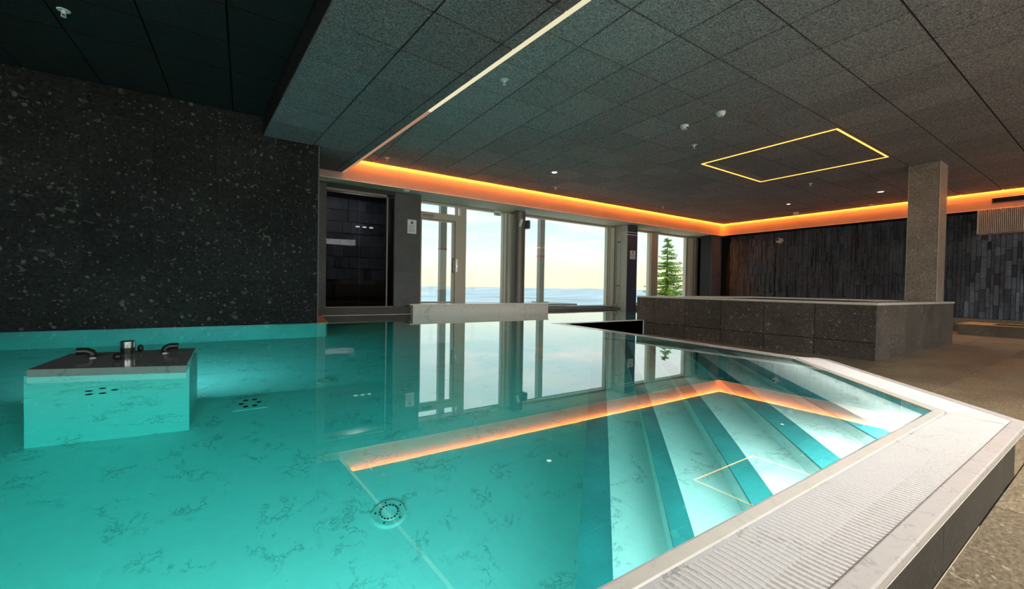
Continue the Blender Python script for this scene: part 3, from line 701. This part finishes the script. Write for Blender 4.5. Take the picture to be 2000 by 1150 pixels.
h = obj('pull_handle', MB().tube([(3.93, YG-.03, 0.63), (3.90, YG-.10, 0.63), (3.875, YG-.115, 0.61), (3.87, YG-.115, 0.48), (3.875, YG-.115, 0.34), (3.90, YG-.10, 0.32), (3.93, YG-.03, 0.32)], 0.011, 10), M['dsteel'], d1, smooth=True)
obj('lock_plate', MB().box(3.965, 4.01, YG-.085, YG-.07, 0.33, 0.62).box(3.99, 4.005, YG-.11, YG-.085, 0.44, 0.50), M['steel'], d1)
obj('door_closer', MB().box(3.20, 3.42, YG-.13, YG-.071, 1.49, 1.545).box(3.33, 3.36, YG-.17, YG-.13, 1.455, 1.475), M['steel'], d1)

def window(idx, x0, x1, zb, panes, w=0.05):
    t = thing('window_%d' % idx, None, None, ((x0+x1)/2, YG, zb), kind='structure')
    fm = MB().box(x0, x1, YG-.05, YG+.05, BK-0.045, BK+.001).box(x0, x1, YG-.06, YG+.07, zb, zb+0.05)
    for a, b, dk in panes['posts']: fm.box(a, b, YG-.055, YG+.055, zb+.05, BK-.045)
    obj('window_frame', fm, M['alu'], t)
    lt = MB()
    for a, b in panes['light']: lt.box(a, b, YG-.075, YG-.056, zb+.05, BK-.045)
    if lt.v: obj('frame_cover', lt, M['alu_light'], t)
    for a, b in panes['glass']: obj('pane', MB().box(a, b, YG-.004, YG+.004, zb+.05, BK-.045), M['glass'], t)
    obj('sill', MB().box(x0, x1, YG-.33, YG-.061, zb-0.10, zb-.01), M['alu_dark'], t)
    return t
window(1, 4.20, 5.56, -0.45, dict(posts=[(4.20, 4.23, 0), (5.22, 5.30, 0), (5.33, 5.56, 0)], light=[(5.25, 5.29), (5.37, 5.54)], glass=[(4.23, 5.22)]))
window(2, 5.56, 9.12, -0.50, dict(posts=[(5.56, 5.60, 0), (8.74, 8.80, 0), (8.85, 9.12, 0)], light=[(8.87, 9.0)], glass=[(5.60, 8.74)]))
window(3, 9.46, 13.08, -0.45, dict(posts=[(9.46, 9.95, 0), (10.60, 10.68, 0), (10.70, 11.0, 0), (12.47, 12.55, 0), (12.58, 12.9, 0)], light=[(10.62, 10.67), (12.6, 12.84)], glass=[(9.95, 10.60), (11.0, 12.47)]))
obj('wall_window_side', MB().box(13.08, XR+.3, YG-.05, YG+.3, FL, BK+.01), M['wall_stone'], kind='structure')
obj('trim_4', MB().box(12.92, 13.07, YG-.10, YG-.061, -0.55, BK), M['pierl'], kind='structure')
obj('wall_below_windows', MB().box(2.9, 13.1, YG-.02, YG+.2, FL-.3, -0.505), M['alu_dark'], kind='structure')
# pier with pipes and notice
pr = thing('square_pier', 'square pier by the windows with dark front and pale side', 'pillar', (9.24, 8.2, WT))
obj('core', MB().box(9.045, 9.44, 7.975, YG-.08, WT-0.3, BK), M['pierl'], pr)
obj('front_panel', MB().box(9.04, 9.445, 7.96, 7.974, WT-0.01, BK-.002), M['pierd'], pr)
obj('side_panel', MB().box(9.033, 9.044, 7.972, YG-.08, WT-.01, BK-.002), M['pierl'], pr)
t = thing('water_pipes', 'two slim white pipes climbing the pale side of the square pier', 'pipe', (9.0, 8.1, WT))
for k, o_ in enumerate((0.0, 0.055)):
    yy = 8.29-o_; zz = 1.62-o_*0.9-k*0.02
    obj('pipe', MB().tube([(7.2 if k == 0 else 9.01, 8.35-.02*k if k == 0 else yy, -0.47 if k == 0 else WT), (8.85 if k == 0 else 9.01, 8.35 if k == 0 else yy, -0.47 if k == 0 else -0.4), (8.97 if k == 0 else 9.01, 8.32 if k == 0 else yy, -0.45 if k == 0 else -0.3), (9.01, yy, -0.38 if k == 0 else 0), (9.01, yy, zz-.1), (9.01, yy-.03, zz-.02), (9.01, yy-.1, zz), (9.01, 8.0, zz), (9.02, 7.945, zz), (9.08, 7.94, zz), (9.42, 7.94, zz)], 0.011, 8), M['white'], t, smooth=True)
for z in (1.35, 0.1): obj('clamp', MB().box(8.995, 9.033, 8.22, 8.30, z, z+.02), M['dsteel'], t)
def notice(label, x0, x1, y, z0, z1, rows):
    t = thing('notice', label, 'sign', ((x0+x1)/2, y, z0))
    obj('sheet', MB().box(x0, x1, y-.004, y, z0, z1), M['paper'], t)
    pr_ = MB(); w = x1-x0; hh = z1-z0
    pr_.box(x0+w*.38, x0+w*.62, y-.0048, y-.004, z1-hh*.32, z1-hh*.12)
    for k in range(rows):
        zz = z1-hh*(.42+.52*k/rows); pr_.box(x0+w*.1, x0+w*random.uniform(.7, .92), y-.0048, y-.004, zz-hh*.02, zz)
    obj('print', pr_, M['ink'], t)
notice('white notice sheet on the grey stone panel left of the door', 2.71, 2.89, 8.0, 1.045, 1.32, 7)
notice('pale notice sheet on the dark front of the square pier', 9.14, 9.37, 7.96, 0.87, 1.11, 6)
# round column
rc = thing('round_column', 'dark round column in front of the window behind the marble block', 'column', (5.5, 8.2, WT))
obj('shaft', MB().lathe((5.53, 8.22, 0), [(0.145, WT-.3), (0.145, BK)], 32), M['alu_dark'], rc, smooth=True)
t = thing('speaker', 'small grey speaker with white bracket at the top of the round column', 'speaker', (5.6, 8.08, 1.45))
obj('cabinet', MB().prism([(5.66, 8.02), (5.76, 8.08), (5.74, 8.26), (5.64, 8.24)], 1.42, 1.62), M['alu_dark'], t, bevel=0.02)
obj('bracket', MB().add([(5.42, 8.04, 1.44), (5.45, 8.03, 1.44), (5.50, 8.02, 1.60), (5.46, 8.03, 1.63)] + [(5.42, 8.09, 1.44), (5.45, 8.08, 1.44), (5.50, 8.07, 1.60), (5.46, 8.08, 1.63)], [(0, 1, 2, 3), (7, 6, 5, 4), (0, 4, 5, 1), (1, 5, 6, 2), (2, 6, 7, 3), (3, 7, 4, 0)]), M['white'], t)
t = thing('ceiling_disc', 'pale blue disc lamp on the soffit above the round column', 'light', (5.5, 8.06, BK))
obj('disc', MB().lathe((5.50, 7.98, BK), [(0.10, -0.022), (0.13, -0.012), (0.13, 0.0)], 24), simple('disc_blue', (0.45, 0.62, 0.72), 0.3), t, smooth=True)
# exit sign
t = thing('exit_sign', 'small green emergency exit sign hanging under the soffit', 'sign', (4.96, 8.3, 1.69))
obj('panel', MB().box(4.87, 5.05, 8.29, 8.30, 1.68, 1.745), M['exitg'], t)
obj('pictogram', MB().box(4.885, 4.92, 8.288, 8.2895, 1.69, 1.735).box(4.935, 4.95, 8.288, 8.2895, 1.70, 1.73).box(4.99, 5.03, 8.288, 8.2895, 1.695, 1.735).add([(4.955, 8.2885, 1.705), (4.98, 8.2885, 1.715), (4.955, 8.2885, 1.725)], [(0, 1, 2)]), M['white'], t)
obj('housing', MB().box(4.87, 5.05, 8.285, 8.33, 1.75, 1.79), M['white'], t)
obj('hanger', MB().box(4.955, 4.965, 8.30, 8.31, 1.79, BK+.002), M['white'], t)
# dark pier in the corner
pc = thing('corner_pier', 'dark blue stone pier in the corner under the orange bulkhead', 'pillar', (13.0, 7.7, FL))
obj('face', MB().box(12.74, 13.3, 7.70, 7.714, WT-.1, BK-.002), M['pierd'], pc)
obj('core', MB().box(12.75, 13.3, 7.715, 8.1, FL, BK-.001), M['black'], pc)

# ------------------------------------------------------------------ jet block in the pool
jb = thing('jet_block', 'square marble massage block rising from the water on the left', 'massage jet block', (-.66, 3.75, PF))
obj('body', MB().box(-1.055, -0.305, 3.49, 4.05, PF, -0.578), M['marble'], jb)
obj('top_slab', MB().prism([(-1.03, 3.445), (-0.295, 3.20), (-0.315, 4.03), (-1.01, 4.07)], -0.576, -0.512), M['slate'], jb)
for vs_ in (): pass
def elbow(label, x, y, dx):
    t = thing('spout_elbow', label, 'spout', (x, y, -0.512), group='black elbow spouts')
    obj('pipe', MB().tube([(x, y, -0.513), (x, y, -0.495), (x+dx*.006, y, -0.478), (x+dx*.026, y, -0.466), (x+dx*.075, y, -0.466)], 0.023, 14), M['dsteel'], t, smooth=True)
    obj('collar', MB().lathe((x, y, -0.512), [(0.028, 0), (0.028, 0.005)], 16), M['steel'], t)
elbow('black elbow spout at the left of the jet block, pointing left', -0.84, 3.80, -1)
elbow('black elbow spout at the right of the jet block, pointing right', -0.475, 3.84, 1)
t = thing('steel_canister', 'upright steel cylinder with black base standing on the jet block', 'nozzle', (-.69, 3.9, -0.512))
obj('base', MB().lathe((-0.685, 3.90, -0.512), [(0.039, 0), (0.039, 0.045)], 24), M['dsteel'], t, smooth=True)
obj('cap', MB().lathe((-0.685, 3.90, -0.512), [(0.040, 0.0452), (0.040, 0.088), (0.036, 0.092)], 24), M['steel'], t, smooth=True)
t = thing('ball_nozzle', 'black ball nozzle at the front of the jet block', 'nozzle', (-.68, 3.58, -0.512))
obj('ball', MB().lathe((-0.68, 3.60, -0.487), [(0.025*math.cos(a), 0.025*math.sin(a)) for a in [i*math.pi/10 for i in range(-5, 6)]], 20), M['dsteel'], t, smooth=True)
t = thing('rear_nozzle', 'small dark nozzle behind the steel cylinder', 'nozzle', (-.64, 3.97, -0.512))
obj('ball', MB().lathe((-0.628, 3.97, -0.485), [(0.018*math.cos(a), 0.026*math.sin(a)) for a in [i*math.pi/8 for i in range(-4, 5)]], 16), M['dsteel'], t, smooth=True)
# jet plates and drains
def plate_front(label):
    t = thing('jet_plate', label, 'jet plate', (-.735, 3.5, -1.3))
    obj('plate', MB().box(-0.83, -0.64, 3.478, 3.489, -1.34, -1.04), M['marble'], t, bevel=0.003)
    for x, z in ((-.785, -1.13), (-.785, -1.21), (-.725, -1.09), (-.725, -1.21), (-.67, -1.15)):
        obj('hole', MB().lathe((x, 3.477, z), [(0.018, -.001), (0.018, .0005)], 16, 'y'), M['void'], t)
plate_front('jet plate with round holes on the front of the marble block')
t = thing('jet_plate', 'square jet plate with oval holes on the pool floor', 'jet plate', (0.045, 3.8, PF))
obj('plate', MB().box(-0.07, 0.16, 3.70, 3.93, PF, PF+0.012), M['marble'], t, bevel=0.004)
for a in range(6):
    x, y = 0.045+0.06*math.cos(a*1.047), 3.815+0.07*math.sin(a*1.047)
    obj('hole', MB().lathe((x, y, PF+0.0125), [(0.018, 0), (0.018, .001)], 14), M['void'], t)
def drain(label, x, y, z, r):
    t = thing('pool_drain', label, 'drain', (x, y, z), group='round pool drains')
    obj('ring', MB().lathe((x, y, z), [(r, 0), (r, .006), (r*.9, .012), (r*.62, .012), (r*.6, .008)], 32), M['edge'], t)
    obj('cap', MB().lathe((x, y, z+.009), [(r*.58, 0), (r*.55, .006), (r*.1, .008)], 32), M['marble'], t)
    h0 = None
    for k in range(16):
        a = 2*math.pi*k/16; q = (x+r*.5*math.cos(a), y+r*.5*math.sin(a), z+.016)
        if h0 is None: h0 = obj('slot', MB().lathe(q, [(r*.055, 0), (r*.055, .002)], 8), M['void'], t, origin=q)
        else: dup(h0, t, q)
    for k in range(5):
        a = 2*math.pi*k/5+.3; q = (x+r*.76*math.cos(a), y+r*.76*math.sin(a), z+.012)
        obj('screw', MB().lathe(q, [(r*.05, 0), (r*.05, .003)], 8), M['void'], t)
drain('round drain on the pool floor in the foreground', 0.678, 2.247, PF, 0.095)
drain('round drain on the pool floor further back, nearest the jet plate', 0.651, 4.145, PF, 0.095)
drain('round drain on a pool step below the white LED reflection', 2.42, 1.78, WT-0.68, 0.07)

# pool lamps in the near wall
def pool_lamp(label, x, z, power, col):
    t = thing('pool_lamp', label, 'pool lamp', (x, YN, z), group='underwater lamps in the near pool wall')
    obj('housing', MB().lathe((x, YN, z), [(0.11, 0.0), (0.11, 0.012), (0.085, 0.016)], 24, 'y'), M['steel'], t)
    l = lamp('pool_lamp_light', 'AREA', (x, YN+0.03, z), power, col, (0, 1, 0.0)); l.data.shape = 'DISK'; l.data.size = 0.16
    l.parent = t; l.location = (0, 0.03, 0)
pool_lamp('underwater lamp in the near pool wall facing the jet block', -0.75, -1.15, 36, (0.62, 1.0, 0.78))
t = thing('pool_lamp', 'added underwater lamp hidden on the rear of the marble massage block', 'pool lamp', (-.68, 4.05, -1.3), group='added underwater lamps')
obj('housing', MB().lathe((-.68, 4.05, -1.3), [(0.11, 0.0), (0.11, 0.012), (0.085, 0.016)], 24, 'y'), M['steel'], t)
l = lamp('pool_lamp_light', 'AREA', (0, 0, 0), 34, (0.70, 0.97, 1.0), (0.25, 1, 0.0)); l.data.shape = 'DISK'; l.data.size = 0.16; l.parent = t; l.location = (0, 0.03, 0)  # added to brighten the far floor and left wall, hidden by the block
pool_lamp('underwater lamp in the near pool wall at the left end', -3.4, -1.15, 22, (0.7, 0.95, 0.95))
pool_lamp('underwater lamp in the near pool wall at the foot of the steps', 0.15, -1.35, 27, (0.8, 0.97, 1.0))

# underwater lights added along the near and slanting edges to brighten the steps
t = thing('underwater_fill', 'added underwater fill strip under the lip of the near coping', 'light', (1.5, YN, WT-.06))
obj('profile', MB().box(0.5, 2.7, YN, YN+.012, WT-.060, WT-.034), M['steel'], t)
l = lamp('underwater_fill_light', 'AREA', (1.6, YN+.028, WT-.05), 27, (1.0, 0.97, 0.93), (0, 0.12, -1)); l.data.shape = 'RECTANGLE'; l.data.size = 2.1; l.data.size_y = 0.03
mid = (Vector(K0)+Vector(K1))/2 - n45*.02
l2 = lamp('underwater_fill_light', 'AREA', (mid.x, mid.y, WT-.03), 2.6, (1.0, 0.98, 0.93), (-n45.x*.7, -n45.y*.7, -0.7)); l2.data.shape = 'RECTANGLE'; l2.data.size = 0.02; l2.data.size_y = 1.4
l2.rotation_euler = (Matrix((Vector((d45.x, d45.y, 0)), Vector((-n45.x*.7, -n45.y*.7, -.7)).cross(Vector((d45.x, d45.y, 0))).normalized()*-1, -Vector((-n45.x*.7, -n45.y*.7, -.7)).normalized())).transposed()).to_euler(); l2.data.size = 1.4; l2.data.size_y = 0.02
t2 = thing('waterline_reflection', 'thin orange glowing line standing in for the cove reflection along the slanting pool edge at the waterline', 'light', (3.3, 1.05, WT-.012))
obj('diffuser', MB().prism([tuple(Vector(K0)-n45*.004+d45*.02), tuple(Vector(K1)-n45*.004), tuple(Vector(K1)+n45*.0005), tuple(Vector(K0)+n45*.0005+d45*.02)], WT-.010, WT-.002), M['waterline_glow'], t2)  # cove reflection at the waterline, built as a thin emissive prism

# long fill lamps added behind the viewpoint; right one set to a pane reflection
for lb, x in (('added long white fill lamp on the back wall, left', -3.0), ('added long white fill lamp on the back wall, right of the other', 3.73)):
    t = thing('back_fill_lamp', lb, 'light', (x, YBK+.02, 1.84))
    obj('housing', MB().box(x-.68, x+.68, YBK+.001, YBK+.06, 1.83, 2.13), M['white'], t)
    l = lamp('back_fill_light', 'AREA', (0, 0, 0), (150, 100)[int((x+3)/5)], (1.0, 0.97, 0.95), (0, 0.95, -0.1)); l.data.shape = 'RECTANGLE'; l.data.size = 1.3; l.data.size_y = 0.26; l.parent = t; l.location = (0, 0.13, 0.14)

# ------------------------------------------------------------------ ceiling fittings
def sprinkler(label, x, y, z=CE):
    t = thing('sprinkler', label, 'sprinkler', (x, y, z), group='ceiling sprinklers')
    obj('escutcheon', MB().lathe((x, y, z), [(0.038, -0.005), (0.042, 0.0)], 20).lathe((x, y, z), [(0.012, -0.03), (0.012, -0.004)], 12), M['white'], t)
    obj('frame_arms', MB().box(x-.014, x-.010, y-.003, y+.003, z-.05, z-.02).box(x+.010, x+.014, y-.003, y+.003, z-.05, z-.02), M['white'], t)
    obj('deflector', MB().lathe((x, y, z), [(0.018, -0.053), (0.018, -0.050)], 16), M['white'], t)
for lb, x, y in (('sprinkler in the main ceiling nearest the pale LED line', 2.289, 3.734), ('sprinkler at the left end of the orange cove', 2.042, 7.133), ('sprinkler beside the smoke detector near the LED rectangle', 5.654, 3.737),
                 ('sprinkler near the cove light below the round downlight', 5.65, 7.018), ('sprinkler right of the LED rectangle', 9.489, 3.694), ('sprinkler touching the right cove light', 12.9, 3.712), ('sprinkler in the dark high ceiling at the upper left', -1.241, 4.841),
                 ('sprinkler by the cove light between two windows', 9.214, 6.948)):
    sprinkler(lb, x, y)
def downlight(label, x, y, power, r=0.065, z=CE, angle=110):
    t = thing('downlight', label, 'light', (x, y, z), group='recessed round downlights')
    obj('trim_ring', MB().lathe((x, y, z), [(r*0.75, -0.008), (r, -0.006), (r*1.05, 0)], 24), M['white'], t)
    obj('lens', MB().lathe((x, y, z), [(r*0.7, -0.0095), (r*0.7, -0.0082)], 24), M['lampw'], t)
    if power:
        l = lamp('downlight_beam', 'SPOT', (x, y, z-0.03), power, (1.0, 0.97, 0.94)); l.data.spot_size = math.radians(angle); l.data.spot_blend = 0.7; l.data.shadow_soft_size = 0.05
        l.parent = t; l.location = (0, 0, -0.03)
downlight('round downlight above the windows in the main ceiling', 4.887, 6.11, 60)
downlight('round downlight left of the brown column', 11.394, 3.124, 60, 0.07)
downlight('small round downlight above the white dome sensor', 11.269, 4.849, 30, 0.05)
for lb, x, y, p in (('over the pool corner', 2.6, -0.15, 330), ('over the near coping', 1.0, -0.9, 360), ('between the pool corner and the hot tub, added for fill', 4.6, -0.6, 45), ('in front of the hot tub, added for fill', 7.2, -0.4, 35), ('in front of the stone column, added for fill', 10.2, -0.4, 40),
                    ('over the foot bath, added for fill', 12.3, 0.3, 50), ('at the back, behind the hot tub front, added for fill', 8.0, -2.6, 40), ('at the back, behind the pool corner, added for fill', 4.0, -2.6, 90), ('at the back on the left, added for fill', -2.5, -1.6, 220)):
    downlight('round downlight in the walkway ceiling ' + lb, x, y, p, z=CE)  # out of view; all but the first two are added to brighten the room
def detector(label, x, y, cam_=False):
    t = thing('smoke_detector', label, 'smoke detector', (x, y, CE))
    obj('base', MB().lathe((x, y, CE), [(0.053, -0.018), (0.055, 0.0)], 24), M['white'], t, smooth=True)
    obj('head', MB().lathe((x, y, CE), [(0.018, -0.052), (0.035, -0.048), (0.048, -0.03), (0.050, -0.0185)], 24), M['white'], t, smooth=True)
    if cam_: obj('slot', MB().box(x-.016, x+.016, y-.047, y-.038, CE-.046, CE-.034), M['void'], t)
detector('white smoke detector, the larger and nearer of the two', 4.876, 2.876)
detector('white smoke detector with a dark slot, the smaller of the two', 4.884, 3.377, True)
t = thing('dome_sensor', 'white dome sensor close to the right cove light', 'sensor', (12.6, 5.2, CE))
obj('dome', MB().lathe((12.6, 5.23, CE), [(0.02, -0.075), (0.05, -0.06), (0.065, -0.03), (0.065, 0)], 20), M['white'], t, smooth=True)
t = thing('soffit_dome', 'small white dome under the left end of the orange bulkhead', 'sensor', (2.59, 7.72, BK))
obj('dome', MB().lathe((2.59, 7.74, BK), [(0.03, -0.03), (0.055, -0.018), (0.06, 0)], 20), M['white'], t, smooth=True)
t = thing('security_camera', 'white dome security camera on the black stone wall', 'camera', (13.5, 6.03, 1.5))
obj('mount', MB().lathe((13.48, 6.03, 1.56), [(0.085, 0.0), (0.09, 0.10)], 24, 'x'), M['white'], t, smooth=True)
obj('shell', MB().lathe((13.47, 6.03, 1.56), [(0.03, -0.06), (0.06, -0.045), (0.08, 0.01)], 24, 'x'), M['white'], t, smooth=True)
obj('lens_window', MB().lathe((13.405, 6.04, 1.57), [(0.01, -0.016), (0.032, 0.0)], 16, 'x'), M['void'], t)

# LED rectangle in the ceiling
t = thing('led_rectangle', 'glowing orange LED rectangle set into the main ceiling', 'light', (7.58, 3.24, CE))
X0, X1, Y0, Y1, w = 6.57, 8.58, 2.262, 4.212, 0.03
for a, b, c, d in ((X0, X1, Y0, Y0+w), (X0, X1, Y1-w, Y1), (X0, X0+w, Y0+w, Y1-w), (X1-w, X1, Y0+w, Y1-w)):
    p = obj('profile', MB().box(a, b, c, d, CE-0.006, CE-0.0005), M['alu_dark'], t)
    obj('diffuser', MB().box(a+.004, b-.004, c+.004, d-.004, CE-0.012, CE-0.0062), M['led_frame'], p)

# ------------------------------------------------------------------ outdoors
for lb, x in (('terrace post seen through the glass door', 4.24), ('terrace post seen through the large window', 7.38)):
    t = thing('terrace_post', lb, 'post', (x, 9.8, -0.41))
    obj('shaft', MB().box(x-.085, x+.085, 9.72, 9.88, -0.41, 2.6), M['post'], t, bevel=0.01)
    obj('red_band', MB().box(x-.087, x+.087, 9.718, 9.882, 0.93, 0.965), M['red'], t)
    obj('base_plate', MB().box(x-.2, x+.2, 9.64, 9.96, -0.42, -0.395), M['post'], t)
obj('terrace', MB().box(2.9, 7.9, 8.75, 10.1, -0.62, -0.42), M['terrace'], kind='structure')
# land: a wide plateau far below with low hills at the skyline
def land():
    mb = MB(); N = 60; vs = []; fs = []
    for i in range(N+1):
        d = 30*(1.13**i)
        for k in range(49):
            a = math.radians(-70 + 160*k/48)
            z = -6 - 60*(1-math.exp(-d/600))
            if d > 900: z += 28*math.sin(a*7+d*0.0007)*math.sin(a*17+1)*min(1, (d-900)/3000)
            if d > 7000: z += 62*min(1, (d-7000)/9000) + 10*math.sin(a*23+2)+7*math.sin(a*51)
            vs.append((d*math.sin(a), d*math.cos(a), z))
    for i in range(N):
        for k in range(48):
            fs.append((i*49+k, i*49+k+1, (i+1)*49+k+1, (i+1)*49+k))
    mb.add(vs, fs); return mb
obj('distant_land', land(), M['grass'], kind='structure', smooth=True)
def fir():
    t = thing('fir_tree', 'green fir tree standing outside the right window', 'tree', (22.0, 16.0, -6.5))
    cx, cy, zb, zt = 21.75, 16.0, -6.5, 3.25
    obj('trunk', MB().tube([(cx, cy, zb), (cx, cy, -2), (cx-.02, cy, zt)], [0.2, 0.13, 0.012], 8), M['bark'], t)
    rnd = random.Random(3); mb = MB(); z = zt-0.12; lvl = 0
    while z > -4.0:
        f = (zt-z); R = min(0.12+f*0.40, 2.3); n_ = 6 + min(7, int(f*2))
        for k in range(n_):
            if rnd.random() < 0.12: continue
            a = 2*math.pi*(k+rnd.random()*.8)/n_; z_ = z + rnd.uniform(-.12, .12); L_ = R*rnd.uniform(.55, 1.12); dz0 = -0.02*L_
            segs = max(2, int(L_/0.12))
            for s_ in range(segs):
                u = (s_+.5)/segs; r_ = L_*u; zz = min(z_, zt) + dz0 - 0.28*L_*u + 0.30*L_*u*u
                px, py = cx+r_*math.cos(a), cy+r_*math.sin(a)
                for sd in range(9):
                    b = a + rnd.uniform(-1.5, 1.5); l2 = rnd.uniform(.09, .26)*(1.15-.5*u)
                    qx, qy, qz = px+l2*math.cos(b), py+l2*math.sin(b), zz+rnd.uniform(-.11, .05)
                    wv = 0.020
                    nx, ny = -math.sin(b)*wv, math.cos(b)*wv
                    mb.add([(px+nx, py+ny, zz), (px-nx, py-ny, zz+.012), (qx, qy, qz)], [(0, 1, 2)])
                    mb.add([(px, py, zz+wv), (px, py, zz-wv), (qx, qy, qz)], [(0, 1, 2)])
        z -= 0.115 + 0.008*lvl; lvl = min(lvl+1, 8)
    obj('foliage', mb, M['needles'], t, kind='stuff')
fir()
